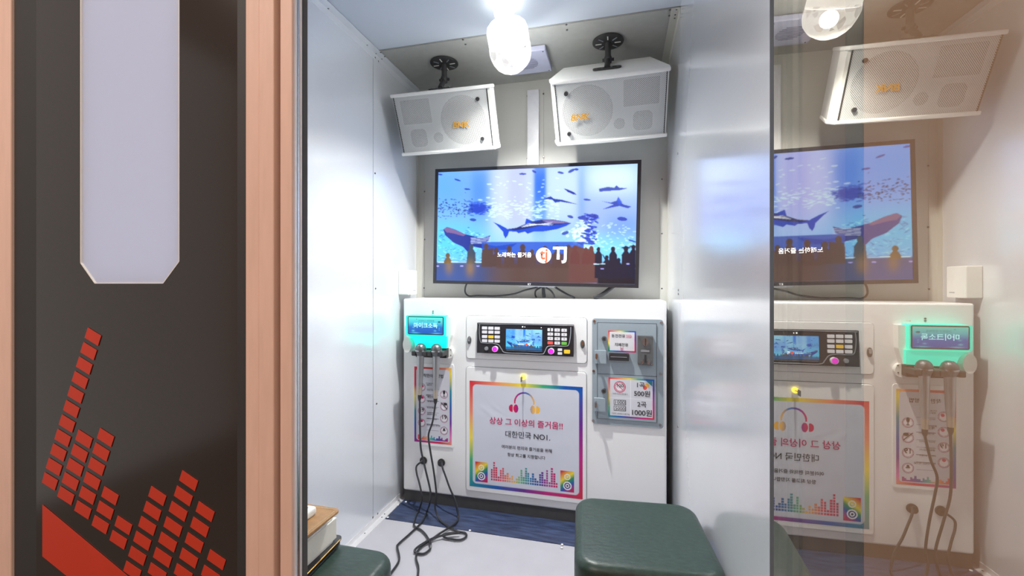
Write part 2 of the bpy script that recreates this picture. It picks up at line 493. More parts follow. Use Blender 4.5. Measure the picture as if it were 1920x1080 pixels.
def hsv(h, s=0.85, v=0.95):
    import colorsys
    return tuple(255 * q for q in colorsys.hsv_to_rgb(h % 1, s, v))
_R, _S, _Y, _G, _T, _B, _P, _M = (214, 28, 60), (240, 140, 110), (246, 226, 70), (60, 180, 120), (20, 140, 160), (20, 90, 180), (110, 40, 150), (196, 20, 130)
ST_MAIN = ([0, .06, .125, .17, .22, .27, .34, .42, .5, .58, .63, .69, .76, .82, .87, .93, 1], [_R, _S, _Y, _G, _B, _B, _P, _M, _R, _M, _P, _B, _T, _G, _Y, _S, _R])
ST_RULE = ([0, .08, .14, .2, .27, .34, .41, .47, .5, .55, .64, .69, .75, .81, .87, .92, 1], [_R, (200, 70, 50), _S, _Y, _T, _B, _P, (236, 120, 190), _S, _R, _M, _P, _B, _T, _Y, _R, _R])
RAIN = [(222, 30, 62), (240, 150, 120), (246, 226, 70), (60, 180, 150), (24, 96, 190), (200, 20, 140), (222, 30, 62)]
def rainbow(t):
    """t array 0..1 -> linear rgb"""
    t = np.mod(t, 1.0) * 6; i = np.floor(t).astype(int) % 6; f = (t - np.floor(t))[..., None]
    T = np.array([lin(c) for c in RAIN])
    return T[i] * (1 - f) + T[i + 1] * f

# planes
FC = Plane((0, YC, CAM_H), (1, 0, 0), (0, 0, 1))            # console front
BW = Plane((0, YB, CAM_H), (1, 0, 0), (0, 0, 1))            # back wall
FF = Plane((0, YF, CAM_H), (1, 0, 0), (0, 0, 1))            # booth front face
LW = Plane((XL, 0, CAM_H), (0, 1, 0), (0, 0, 1))            # left wall, facing +x
RW = Plane((XR, 0, CAM_H), (0, -1, 0), (0, 0, 1))           # right wall, facing -x
CE = Plane((0, 0, ZT), (1, 0, 0), (0, -1, 0)); CE.n = Vector((0, 0, -1))

def rivets(parent, pl, pxs, r=0.0042, m=None):
    proto = None
    for px, py in pxs:
        a, b = pl.at(px, py)
        if proto is None:
            mb = MB()
            zax = pl.n; M = Matrix.Translation(pl.pt(a, b)) @ zax.to_track_quat('Z', 'Y').to_matrix().to_4x4()
            mb.lathe([(r, 0), (r, 0.0008), (r * 0.8, 0.0018), (0.0, 0.0024)], M, 10)
            proto = mb.build('rivet', m or M_rivet, parent, True); p0 = pl.pt(a, b)
        else:
            c = proto.copy(); c.parent = parent
            c.location = parent_world(parent).to_3x3().inverted() @ (pl.pt(a, b) - p0)
            COL.objects.link(c)

# ------------------------------------------------------------------ booth shell
def slab(name, lo, hi, m, label, cat, bevel=0.0):
    return struct(MB().box(lo, hi, bevel).build(name, m), label, cat)

floor = slab('floor', (XL - 0.06, YF - 0.04, -0.06), (XR + 0.06, YB + 0.05, 0.0), M_floor, 'pale grey vinyl floor of the singing booth', 'floor')
ceil = thing('ceiling', (0, 1, ZT), 'pale blue grey steel ceiling panels of the booth', 'ceiling', kind='structure')
MB().box((XL - 0.05, YF + 0.03, ZT + 0.002), (XR + 0.05, YS - 0.002, ZT + 0.04)).build('ceiling_panel', M_ceil, ceil)
MB().box((XL - 0.05, YS + 0.002, ZT + 0.002), (XR + 0.05, YB + 0.04, ZT + 0.04)).build('ceiling_panel', mat('grey_ceiling_strip', (176, 178, 174), 0.5), ceil)
MB().box((XL - 0.05, YS - 0.01, ZT + 0.02), (XR + 0.05, YS + 0.01, ZT + 0.045)).build('seam', M_gap, ceil)
wl = thing('wall_left', (XL, 1, 0), 'white steel left wall with a vertical panel seam', 'wall', kind='structure')
MB().box((XL - 0.04, YF + 0.03, -0.02), (XL, YS - 0.0016, ZT + 0.02)).build('wall_panel', M_side, wl)
MB().box((XL - 0.04, YS + 0.0016, -0.02), (XL, YB + 0.04, ZT + 0.02)).build('wall_panel', M_side, wl)
MB().box((XL - 0.045, YS - 0.01, -0.02), (XL - 0.015, YS + 0.01, ZT + 0.02)).build('seam', M_gap, wl)
rivets(wl, LW, [(703, 108), (709, 115), (703, 325), (704, 541), (706, 757), (699, 970), (708, 963)])
wr = thing('wall_right', (XR, 1, 0), 'satin steel right wall with blue screen glow', 'wall', kind='structure')
MB().box((XR, YF + 0.06, -0.02), (XR + 0.04, YS - 0.0016, ZT + 0.02)).build('wall_panel', M_side, wr)
MB().box((XR, YS + 0.0016, -0.02), (XR + 0.04, YB + 0.04, ZT + 0.02)).build('wall_panel', M_side, wr)
MB().box((XR + 0.015, YS - 0.01, -0.02), (XR + 0.045, YS + 0.01, ZT + 0.02)).build('seam', M_gap, wr)
rivets(wr, RW, [(1271, 288), (1272, 544), (1272, 551), (1271, 800)])
wb = slab('wall_back', (XL - 0.05, YB, -0.02), (XR + 0.05, YB + 0.04, ZT + 0.02), M_back, 'grey white back wall behind the television', 'wall')

# angle profiles in the corners
t1 = thing('trim_1', (XL, 1, ZT), 'thin pale angle strip along the left ceiling edge', 'trim', kind='structure')
mb = MB(); mb.box((XL, YF + 0.04, ZT - 0.028), (XL + 0.0015, YB, ZT)); mb.box((XL, YF + 0.04, ZT - 0.0015), (XL + 0.03, YB, ZT)); mb.build('angle_profile', M_side, t1)
rivets(t1, CE, [(705, 100), (716, 110), (615.5, 15.5), (688.5, 84)])
rivets(t1, CE, [(713.5, 98), (721, 105.5)])
t2 = thing('trim_2', (XL, 1, 0), 'white aluminium angle strip along the left floor edge', 'trim', kind='structure')
mb = MB(); mb.box((XL, YF + 0.04, 0.0), (XL + 0.002, YC + 0.02, 0.022)); mb.box((XL, YF + 0.04, 0.0), (XL + 0.026, YC - 0.0, 0.003)); mb.build('angle_profile', M_alu, t2)
rivets(t2, Plane((0, 0, 0.003), (1, 0, 0), (0, 1, 0)), [(684, 1000), (716, 970), (721, 964), (748, 938)], 0.003)
t3 = thing('trim_3', (XL, YB, 1), 'pale vertical angle strip in the back left corner', 'trim', kind='structure')
mb = MB(); mb.box((XL, YB - 0.028, 0), (XL + 0.0015, YB, ZT)); mb.box((XL, YB - 0.0015, 0), (XL + 0.032, YB, ZT)); mb.build('angle_profile', M_back, t3)
rivets(t3, BW, [(796, 359), (796, 449), (795, 540)]); rivets(t3, LW, [(785.5, 449), (785.5, 540)])
t4 = thing('trim_4', (XR, YB, 1), 'pale vertical angle strip in the back right corner', 'trim', kind='structure')
mb = MB(); mb.box((XR - 0.0015, YB - 0.028, 0), (XR, YB, ZT)); mb.box((XR - 0.034, YB - 0.0015, 0), (XR, YB, ZT)); mb.build('angle_profile', M_back, t4)
rivets(t4, BW, [(1241, 336), (1241, 438), (1241, 541)])
t5 = thing('trim_5', (XR, 1, ZT), 'thin angle strip along the right ceiling edge with five screws', 'trim', kind='structure')
mb = MB(); mb.box((XR - 0.03, YS, ZT - 0.0015), (XR, YB, ZT)); mb.box((XR - 0.0015, YS, ZT - 0.026), (XR, YB, ZT)); mb.build('angle_profile', M_back, t5)
rivets(t5, CE, [(1256.5, 18), (1255, 29), (1268.5, 17.5), (1266, 27), (1265, 33.5)])
t6 = thing('trim_6', (0, YS, ZT), 'row of ceiling screws behind the panel seam', 'trim', kind='structure')
MB().box((XL + 0.04, YS + 0.004, ZT - 0.0008), (XR - 0.04, YS + 0.03, ZT + 0.002)).build('joint_strip', MATS['grey_ceiling_strip'], t6)
rivets(t6, CE, [(868, 74), (873, 83), (1062, 46), (1063, 56)])
t7 = thing('trim_7', (-0.4, 1.77, 0), 'scuffed dark navy floor strip in front of the console', 'floor strip', kind='structure')
MB().box((XL + 0.03, 1.686, 0.0), (XR - 0.004, YC + 0.01, 0.003)).build('sheet', M_scuff, t7)
rivets(t7, Plane((0, 0, 0.003), (1, 0, 0), (0, 1, 0)), [(727, 970), (746, 947), (761, 941), (881, 994.5), (1054, 1021), (1053, 1027)], 0.005, M_wplas)

# ------------------------------------------------------------------ front of the booth
ZP0, ZP1 = 0.0, 2.12
def fx(px): return FF.at(px, 540)[0]
wf = thing('wall_front', (-0.65, YF, 0), 'black glass front panel with frosted stripe and red equalizer decal', 'front panel', kind='structure')
xa, xb, xc, xd = fx(27), fx(465), fx(68), fx(445)
sx0, sx1 = fx(151.5), fx(336)
zs = CAM_H + FF.at(240, 531)[1]; zch = CAM_H + FF.at(160, 493)[1]
cL, cR = fx(178), fx(306)
yb_ = YF + 0.012
def slabp(mb, pts): mb.quad_prism([(x, YF, z) for x, z in pts], (0, 0.012, 0)); return mb
mb = MB()
slabp(mb, [(xc, ZP0), (sx0, ZP0), (sx0, ZP1), (xc, ZP1)])
slabp(mb, [(sx1, ZP0), (xd, ZP0), (xd, ZP1), (sx1, ZP1)])
slabp(mb, [(sx0, ZP0), (sx1, ZP0), (sx1, zch), (cR, zs), (cL, zs), (sx0, zch)])
mb.build('dark_pane', M_dglass, wf)
mb = MB(); slabp(mb, [(xa, ZP0), (xc, ZP0), (xc, ZP1), (xa, ZP1)]); slabp(mb, [(xd, ZP0), (xb, ZP0), (xb, ZP1), (xd, ZP1)])
mb.build('film_border', M_filmed, wf)
mb = MB(); mb.quad_prism([(sx0, YF + 0.002, ZP1), (sx0, YF + 0.002, zch), (cL, YF + 0.002, zs), (cR, YF + 0.002, zs), (sx1, YF + 0.002, zch), (sx1, YF + 0.002, ZP1)], (0, 0.008, 0))
mb.build('frosted_stripe', M_frost, wf)
mb = MB()
e = 0.0011
path = [(sx0, ZP1), (sx0, zch), (cL, zs), (cR, zs), (sx1, zch), (sx1, ZP1)]
for (x0, z0), (x1, z1) in zip(path, path[1:]):
    d = Vector((x1 - x0, 0, z1 - z0)).normalized(); n = Vector((-d.z, 0, d.x)) * e / 2
    p0 = Vector((x0, YF - 0.0004, z0)); p1 = Vector((x1, YF - 0.0004, z1))
    mb.quad_prism([p0 - n, p1 - n, p1 + n, p0 + n], (0, 0.003, 0))
mb.build('stripe_edge', M_wplas, wf)
# red equalizer decal: slanting columns of blocks over a slanting bar
def q2(x, y): return (x / 2, 540 + y / 2)
mb = MB()
def dcell(pts):
    P = []
    for x, y in pts:
        a, b = FF.at(*q2(max(160, min(862, x)), y)); P.append(FF.pt(a, b, 0.0004))
    mb.quad_prism(P, FF.n * 0.0006)
cols = [((332, 148), (-16.2, 54.2), 11, 0.0), ((297, 530), (-17, 53), 5, .3), ((378, 524), (-17, 54.2), 6, .3), ((394, 742), (-18, 54), 3, .4), ((444, 852), (-19, 54), 2, .5),
        ((570, 741), (-18.7, 56), 6, .7), ((686, 682), (-19.6, 57.5), 8, 1.0), ((748, 798), (-20.5, 58), 7, 1.0), ((790, 978), (-22, 58), 5, 1.0), ((872, 1046), (-22, 58), 5, 1.0)]
for (x0, y0), (sx, sy), n, g in cols:
    w, h = 50 + 9 * g, 31 + 10 * g
    for k in range(n):
        x, y = x0 + sx * k, y0 + sy * k
        pts = [(x, y), (x + w, y + h), (x + w - 12, y + h + 38), (x - 12, y + 38)]
        if min(p[0] for p in pts) > 858: continue
        dcell(pts)
dcell([(162, 812), (480, 1078), (862, 1410), (862, 1580), (480, 1262), (162, 1005)])
mb.build('equalizer_decal', M_red, wf)

def profile(name, x0, x1, y0, y1, m, parent, bev=0.0015):
    return MB().box((x0, y0, ZP0), (x1, y1, ZP1), bev).build(name, m, parent)
tj = thing('trim_8', (-0.42, YF, 0), 'rose beige door jamb profile left of the doorway', 'door frame', kind='structure')
profile('frame_profile', fx(465), fx(492) - 0.0008, YF - 0.004, YF + 0.03, M_copper, tj)
profile('frame_profile', fx(492), fx(520), YF - 0.006, YF + 0.03, M_copper, tj)
profile('shadow_groove', fx(519), fx(528), YF + 0.008, YF + 0.03, M_matte, tj)
profile('frame_profile', fx(527), fx(549.5), YF - 0.002, YF + 0.004, M_copper, tj)
profile('frame_core', fx(527), -0.400, YF + 0.0045, YF + 0.029, M_copper, tj)
profile('metal_edge', -0.3995, -0.3912, 0.4548, 0.4600, M_alu, tj, 0.0008)
profile('metal_edge', -0.3995, -0.3914, 0.4604, 0.4648, M_steel, tj, 0.0008)
profile('metal_edge', -0.3995, -0.3912, 0.4652, 0.4688, M_alu, tj, 0.0008)
profile('door_gasket', -0.3995, -0.3912, 0.4692, 0.4790, M_matte, tj, 0.001)
tk = thing('trim_9', (-0.95, YF, 0), 'rose beige profile at the far left of the front', 'door frame', kind='structure')
profile('frame_profile', fx(5), fx(26.5), YF - 0.004, YF + 0.03, M_copper, tk)
profile('shadow_groove', fx(2), fx(6), YF + 0.004, YF + 0.03, M_matte, tk)
profile('frame_profile', fx(-60), fx(3.5), YF - 0.006, YF + 0.03, M_copper, tk)
# front wall right of the doorway, seen dimly through the door glass
tr = thing('trim_10', (0.2, YF, 0), 'beige jamb coloured dim right of the doorway, behind the glass door', 'door frame', kind='structure')
profile('door_gasket', 0.149, 0.1535, YF + 0.012, YF + 0.05, M_matte, tr)
M_dim = mat('dimmed_beige_profile', (104, 82, 70), 0.5)  # rose beige frame with its dimness behind the glass put into the colour
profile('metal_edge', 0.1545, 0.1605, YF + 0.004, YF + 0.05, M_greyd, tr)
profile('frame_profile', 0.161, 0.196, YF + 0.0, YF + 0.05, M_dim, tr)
profile('film_border', 0.197, 0.211, YF + 0.004, YF + 0.03, M_filmed, tr)
wfr = slab('wall_front_right', (0.2115, YF + 0.004, 0), (1.6, YF + 0.03, ZP1), mat('tan_front_panel', (204, 166, 128), 0.5), 'tan front panel right of the doorway, seen through the door', 'front panel')
MB().box((-2.6, YF - 0.002, ZT + 0.1), (1.6, YF + 0.05, 2.5)).build('lintel', M_filmed)
struct(bpy.data.objects['lintel'], 'dark header above the doorway', 'wall'); bpy.data.objects['lintel'].name = 'trim_11'
MB().box((-2.6, YF, 0), (fx(-61), YF + 0.04, ZP1)).build('wall_front_left', M_dglass)
struct(bpy.data.objects['wall_front_left'], 'black glass front of the next booth at the far left', 'front panel')

# glass door swung open towards the corridor, hinged at the right jamb
AL, MD = -0.021, 0.1553
def gx(y, off=0.0): return (MD + off) / math.cos(AL) + math.tan(AL) * y
dr = thing('door_1', (gx(0.47), 0.47, 0), 'glass door swung open on the right, mirroring the booth', 'door', kind='structure')
bm = bmesh.new()
y0, y1, z0, z1 = -0.10, 0.474, 0.012, 2.09
vs = [bm.verts.new((gx(y, o), y, z)) for o in (0, 0.006) for y, z in ((y0, z0), (y1, z0), (y1, z1), (y0, z1))]
fs = [bm.faces.new((vs[0], vs[1], vs[2], vs[3])), bm.faces.new((vs[7], vs[6], vs[5], vs[4]))]
for i in range(4): fs.append(bm.faces.new((vs[i], vs[4 + i], vs[4 + (i + 1) % 4], vs[(i + 1) % 4])))
for f in fs[1:]: f.material_index = 1
mbx = MB(); mbx.bm.free(); mbx.bm = bm; mbx.build('glass_pane', [M_door, M_clear], dr)
MB().box((gx(0.474) + 0.0005, 0.4745, 0.012), (gx(0.474) + 0.006, 0.4765, 2.09)).build('hinge_edge_strip', M_matte, dr)
MB().box((gx(-0.1) - 0.012, -0.135, 0.012), (gx(-0.1) + 0.018, -0.1, 2.09), 0.002).build('frame_stile', M_copper, dr)

# corridor
slab('floor_corridor', (-2.6, -1.6, -0.06), (1.6, YF - 0.04, -0.001), M_corf, 'dark tiled corridor floor outside the booth', 'floor')
slab('ceiling_corridor', (-2.6, -1.6, 2.5), (1.6, YF + 0.05, 2.56), M_corc, 'corridor ceiling outside the booth', 'ceiling')
slab('wall_corridor', (-2.6, -1.66, 0), (1.6, -1.6, 2.5), M_corr, 'warm brown corridor wall facing the booth', 'wall')

# ------------------------------------------------------------------ karaoke console
CX0, CX1 = -0.988, 0.180
CZ0, CZ1 = CAM_H - 0.963, CAM_H - 0.069
con = thing('karaoke_console', (-0.404, 1.95, 0), 'white karaoke console cabinet under the television', 'cabinet')
MB().box((CX0, YC, CZ0), (CX1, YB - 0.006, CZ1), 0.008, 3).build('body', M_white, con)
MB().box((CX0 + 0.004, YC + 0.004, 0.0035), (CX1 - 0.004, YB - 0.01, CZ0 + 0.004)).build('toe_kick', M_matte, con)
def door_plate(name, quad, rad, th=0.005):
    a0, b0, a1, b1 = FC.rect(quad)
    d = MB().rrect(FC, a0, b0, a1, b1, rad, -0.001, th).build(name, M_white, con, False)
    bv = d.modifiers.new('edge', 'BEVEL'); bv.width = 0.002; bv.segments = 2; bv.limit_method = 'ANGLE'
    MB().rrect(FC, a0 - 0.0018, b0 - 0.0018, a1 + 0.0018, b1 + 0.0018, rad + 0.0018, -0.001, 0.0006).build('door_gap', mat('grey_seam', (120, 122, 124), 0.7), d)
    return (a0, b0, a1, b1), d
R1, d1 = door_plate('upper_door', [(875, 591), (1101, 597), (1100, 682), (875, 671)], 0.014)
R2, d2 = door_plate('lower_door', [(874.5, 687), (1100, 698), (1099, 943), (874.5, 920)], 0.014)
for px, py in ((881, 637.5), (1092.5, 645)):
    a, b = FC.at(px, py)
    k = MB().disc(FC, a, b, 0.009, 0.004, 0.009, 16, ry=0.018).build('door_latch', M_greyd, d1)
    MB().rrect(FC, a - 0.003, b - 0.004, a + 0.006, b + 0.014, 0.002, 0.008, 0.016).build('latch_tongue', M_steel, k)
a0, b0, a1, b1 = FC.rect([(774, 680), (852, 683), (851, 839), (774, 832)])
MB().rrect(FC, a0, b0, a1, b1, 0.01, -0.001, 0.004).build('side_plate', M_white, con)
for px, py in ((812, 583.5), (812, 587)):
    a, b = FC.at(px, py); MB().disc(FC, a, b, 0.0035, -0.001, 0.002, 12).build('screw', M_greyd, con)
for px, py in ((794.5, 863), (828, 867)):
    a, b = FC.at(px, py)
    j = MB()
    j.disc(FC, a, b, 0.0175, -0.001, 0.006); j.disc(FC, a, b, 0.0125, 0.005, 0.016)
    j.build('microphone_jack', M_black, con)
# emissive yellow key lock on the lower door
a, b = FC.at(982, 706)
kl = MB(); kl.disc(FC, a, b, 0.011, 0.0052, 0.014); kb = kl.build('key_lock', M_yel, con)
ky = MB().rrect(FC, a - 0.0035, b - 0.0015, a + 0.0035, b + 0.0015, 0.001, 0.0135, 0.034).build('key', M_brass, con)
MB().box((a - 0.0015, YC - 0.056, CAM_H + b - 0.013), (a + 0.0015, YC - 0.033, CAM_H + b + 0.009), 0.001).build('key_bow', M_greyd, ky)
text_ab('small_mark', '▲ UV', FC.shifted(0.0006), *FC.at(832, 587.5), 0.018, M_glowred, con, 0.6)

# control unit with screen and keys
KT = FC.at(900, 606)[1]; KB = FC.at(900, 662)[1]
KP0 = Vector((0, YC - 0.020, CAM_H + KT)); KP1 = Vector((0, YC - 0.026, CAM_H + KB))
KP = Plane(KP1, (1, 0, 0), (KP0 - KP1))
ka0, kb0, ka1, kb1 = KP.rect([(895, 605), (1075, 609.5), (1076, 668.5), (894, 662)])
cu = thing('karaoke_control_unit', (-0.35, YC - 0.03, CAM_H - 0.2), 'black karaoke control unit with small screen and keypads on the console', 'control panel')
mb = MB()
A = [KP.pt(ka0, kb0), KP.pt(ka1, kb0), KP.pt(ka1, kb1), KP.pt(ka0, kb1)]
B = [Vector((p.x, YC - 0.0053, p.z + (0.012 if i < 2 else 0.0))) for i, p in enumerate(A)]
va = [mb.bm.verts.new(p) for p in A]; vb = [mb.bm.verts.new(p) for p in B]
mb.bm.faces.new(va); mb.bm.faces.new(vb[::-1])
for i in range(4): mb.bm.faces.new((va[i], vb[i], vb[(i + 1) % 4], va[(i + 1) % 4]))
hs = mb.build('housing', M_bezel, cu)
def q3(x, y): return (870 + x / 7.7125, 590 + y / 7.7125)
def kline(pts, r):
    return MB().tube([KP.pt(*KP.at(*q3(*p)), 0.0008) for p in pts], r, 6, 5).build('silver_trim', M_silver, hs)
kline([(228, 140), (222, 250), (240, 390), (300, 412), (420, 415), (500, 435), (545, 500), (600, 548), (860, 560), (1120, 570), (1165, 540), (1200, 470), (1260, 450), (1460, 455), (1515, 430), (1540, 300), (1545, 180)], 0.0018)
kline([(205, 132), (800, 143), (1585, 160)], 0.0012)
# screen
kr = KP.rect([q3(612, 205), q3(1130, 218), q3(1130, 525), q3(600, 500)])
def whale(pt, T, dark=(28, 92, 200)):
    pass
def aquarium(pt, small=False):
    """aquarium scene as shown on the screens (coordinates of the tv picture)"""
    p = pt; B = p.band
    p.fill(np.ones(p.X.shape), (150, 184, 248))
    B(-50, 480, 100, 480, (134, 176, 246), 1, 60, 60)
    B(-50, 330, 140, 420, (96, 178, 246), 0.6, 60, 60)
    B(520, 830, 60, 640, (206, 214, 255), 0.9, 25, 40)
    B(640, 770, 60, 640, (184, 190, 250), 0.7, 15, 40)
    B(905, 1140, 60, 520, (196, 214, 255), 0.95, 15, 40)
    B(1180, 1560, 100, 330, (226, 240, 255), 0.95, 40, 45)
    B(1130, 1560, 330, 620, (168, 186, 250), 0.9, 30, 60)
    B(390, 500, 150, 470, (92, 150, 240), 0.8, 14, 50)
    B(826, 906, 110, 420, (34, 120, 232), 0.95, 5, 30)
    B(815, 905, 380, 660, (92, 150, 244), 0.7, 8, 40)
    B(1135, 1175, 140, 560, (120, 160, 248), 0.6, 10, 60)
    B(480, 1130, 560, 700, (176, 214, 255), 0.7, 60, 30)
    B(-60, 470, 520, 800, (96, 206, 246), 0.95, 70, 40)
    B(1090, 1600, 610, 830, (140, 216, 255), 0.95, 60, 30)
    B(1330, 1560, 470, 600, (100, 150, 244), 0.6, 30, 30)
    rnd = np.random.RandomState(3)
    for _ in range(150):                     # bright flecks and pale fish
        cx, cy = rnd.uniform(480, 1000), rnd.normal(420, 35); p.ell(cx, cy, rnd.uniform(8, 20), rnd.uniform(2, 6), (216, 244, 255), 0.55, rnd.uniform(-.3, .3))
    for _ in range(45):
        p.ell(rnd.uniform(400, 1000), rnd.uniform(180, 400), rnd.uniform(6, 18), rnd.uniform(2, 6), (220, 240, 255), 0.6, rnd.uniform(-.2, .2))
    for _ in range(110):
        p.ell(rnd.normal(1170, 45), rnd.normal(600, 55), rnd.uniform(8, 22), rnd.uniform(4, 10), (226, 248, 255), 0.6, rnd.uniform(-.6, .6))
    for _ in range(120):
        p.ell(rnd.uniform(1100, 1540), rnd.uniform(500, 720), rnd.uniform(5, 16), rnd.uniform(2, 5), (214, 244, 255), 0.5, rnd.uniform(-.5, .5))
    for _ in range(160):
        x = rnd.uniform(150, 470); p.ell(x, rnd.uniform(560, 790), rnd.uniform(4, 18), rnd.uniform(1.5, 4), rnd.choice([0, 1]) and (30, 120, 190) or (180, 244, 255), 0.5, rnd.uniform(-.8, .8))
    # school of fish
    for _ in range(230):
        x = 420 + rnd.normal(0, 38); p.ell(x + 20, 412 + rnd.normal(0, 20), rnd.uniform(8, 18), rnd.uniform(3, 6), (34, 84, 196), 0.6, rnd.uniform(-.3, .3))
    for _ in range(120):
        x = rnd.uniform(150, 400); p.ell(x, 415 + (400 - x) * 0.0 + rnd.normal(0, 32), rnd.uniform(5, 9), rnd.uniform(2, 3.5), (24, 70, 130), 0.85, rnd.uniform(-.3, .5))
    for _ in range(60):
        p.ell(1215 + rnd.normal(0, 24), rnd.uniform(450, 660), rnd.uniform(10, 26), rnd.uniform(4, 9), (28, 76, 190), 0.8, rnd.uniform(-.3, .6))
    D = (26, 66, 168)
    for cx, cy, rx, ry, an in ((290, 214, 24, 6, .3), (358, 278, 22, 6, .1), (745, 172, 26, 7, 0), (825, 155, 16, 8, .5), (1010, 163, 22, 8, .2), (1085, 150, 26, 10, -.5), (1120, 140, 16, 8, 0),
                               (398, 492, 24, 10, .1), (1078, 470, 22, 10, .3), (1165, 480, 36, 14, .1), (1240, 465, 36, 15, .1), (1195, 352, 26, 7, .1), (1440, 486, 36, 14, .1), (1042, 584, 26, 12, -.3), (165, 175, 22, 6, .1), (1510, 640, 30, 6, .3)):
        p.ell(cx, cy, rx, ry, D, 0.85, an)
    p.poly([(1030, 272), (1060, 280), (1105, 300), (1122, 318), (1095, 314), (1060, 298)], D)
    p.poly([(888, 345), (940, 328), (965, 345), (1020, 352), (1132, 385), (1010, 366), (972, 372), (950, 352)], (34, 76, 170))
    p.poly([(1278, 275), (1340, 262), (1385, 268), (1400, 250), (1420, 268), (1480, 272), (1420, 286), (1350, 290), (1280, 296)], D, .85)
    p.poly([(1290, 360), (1360, 372), (1410, 355), (1450, 385), (1505, 400), (1480, 412), (1420, 396), (1300, 420), (1380, 385)], D, .85)
    p.poly([(1400, 360), (1412, 330), (1440, 370), (1420, 392)], (70, 110, 210), .9)
    # whale sharks
    S1 = [(537, 506), (590, 528), (640, 556), (700, 548), (760, 522), (770, 482), (815, 500), (880, 490), (960, 490), (1040, 503), (1084, 516), (1050, 535), (990, 556), (900, 572), (820, 575), (780, 590), (760, 575), (715, 586), (700, 574), (650, 574), (640, 602), (625, 622), (612, 600), (608, 575), (570, 535)]
    p.poly(S1, (24, 92, 206))
    p.poly([(640, 557), (700, 548), (770, 520), (880, 492), (960, 491), (1082, 514), (1000, 526), (880, 530), (760, 556), (690, 566)], (40, 56, 128))
    p.poly([(880, 496), (960, 494), (1070, 512), (1000, 518), (920, 514)], (170, 150, 190), .7)
    for k in range(5):
        p.poly([(735 + k * 10, 540 - k * 6), (930, 512 + k * 4), (960, 506 + k * 5), (930, 515 + k * 4), (740 + k * 10, 544 - k * 6)], (224, 232, 250), .75)
    S2 = [(190, 560), (215, 541), (270, 558), (340, 590), (400, 606), (460, 620), (520, 600), (506, 640), (470, 662), (560, 676), (705, 656), (650, 700), (540, 706), (450, 690), (380, 674), (366, 722), (330, 682), (260, 650), (205, 600)]
    p.poly(S2, (26, 64, 160))
    p.poly([(192, 556), (216, 543), (270, 560), (350, 594), (330, 606), (260, 586), (215, 580)], (150, 120, 160), .8)
    for k in range(5):
        p.poly([(380, 618 + k * 9), (520, 612 + k * 10), (520, 616 + k * 10), (384, 623 + k * 9)], (210, 220, 245), .7)
    # dark hall and visitors
    B(-60, 620, 790, 1000, (78, 98, 150), 1, 30, 3)
    B(-60, 330, 840, 1000, (70, 104, 170), .7, 60, 14)
    B(500, 1300, 780, 1000, (112, 90, 82), 1, 40, 4)
    B(1265, 1600, 800, 1000, (44, 44, 56), 1, 3, 4)
    p.poly([(460, 648), (1172, 644), (1172, 800), (460, 800)], (40, 96, 196), .85)
    def person(cx, top, w, col, foot=820, hat=False, a=1.0):
        p.ell(cx, top + w * .32, w * .3, w * .36, col, a)
        if hat: p.ell(cx, top + w * .2, w * .6, w * .13, col, a)
        p.poly([(cx - w * .22, top + w * .6), (cx + w * .22, top + w * .6), (cx + w * .55, top + w * 1.1), (cx + w * .6, foot), (cx - w * .6, foot), (cx - w * .55, top + w * 1.1)], col, a)
    for cx, top, w in ((490, 660, 56), (560, 690, 60), (650, 676, 60), (745, 664, 62), (810, 700, 50), (900, 676, 60), (985, 672, 62), (1065, 668, 58)):
        person(cx, top, w, (104, 82, 78))
    p.poly([(460, 700), (540, 690), (540, 820), (460, 820)], (104, 82, 78)); p.poly([(560, 730), (1070, 730), (1070, 830), (560, 830)], (108, 84, 78), .8)
    p.poly([(1066, 690), (1120, 672), (1172, 690), (1240, 700), (1266, 930), (1062, 930)], (122, 88, 84))
    for cx, top, w in ((1110, 672, 54), (1186, 686, 46), (1224, 676, 52)): person(cx, top, w, (122, 80, 78), 800)
    for cx, top, w, h in ((1274, 684, 44, 0), (1376, 680, 52, 0), (1466, 676, 56, 1), (1518, 668, 50, 1), (1332, 740, 44, 0), (1415, 760, 46, 0)):
        person(cx, top, w, (38, 44, 72), 900, bool(h))
    p.poly([(1300, 735), (1306, 732), (1325, 765), (1320, 775)], (38, 44, 72))
    person(222, 726, 50, (120, 100, 60), 800); person(386, 664, 52, (74, 90, 110), 800)
    p.ell(230, 820, 34, 64, (170, 136, 70), .6, 0, True); p.ell(378, 830, 38, 74, (176, 140, 64), .65, 0, True)
    for x in (150, 320, 432, 1250, 1300, 1480): p.ell(x, 815 if x < 1000 else (800 if x != 1300 else 834), 12, 4, (190, 190, 255), .9)
    for x0, x1 in ((150, 195), (245, 350), (410, 458)): p.poly([(x0, 784), (x1, 787), (x1, 791), (x0, 789)], (216, 246, 255))
    p.poly([(1240, 800), (1320, 797), (1320, 802), (1240, 805)], (216, 246, 255), .8)
def screen_painter(pt):
    # uv -> coordinates of the large picture
    U, V = pt.X, pt.Y
    pt.X, pt.Y = 150 + U * 1393, 150 + V * 680
    aquarium(pt)
    pt.img = pt.img * np.array([0.5, 0.95, 1.0]); pt.X, pt.Y = U, V
    pt.band(-1, 2, 0.86, 2, (40, 96, 150), .9, .01, .01)
raster('screen', KP, kr, 180, 100, screen_painter, painted('small_screen_picture', 1.0, 0.2), cu, off=0.0012, uv=True)
a, b = KP.at(*q3(903, 432)); sc_ = KP.shifted(0.0016)
MB().disc(sc_, a, b, 0.0055, 0, 0.0003, 18).build('screen_mark', M_glowor, cu)
text('screen_lettering', '노래하는 즐거움', KP, *q3(822, 432), 92 / 7.7, M_glowtxt, cu, off=0.0016, bold=.02)
text('screen_lettering', 'TJ', KP, *q3(940, 434), 30 / 7.7, M_glowtxt, cu, off=0.0016, bold=.03)
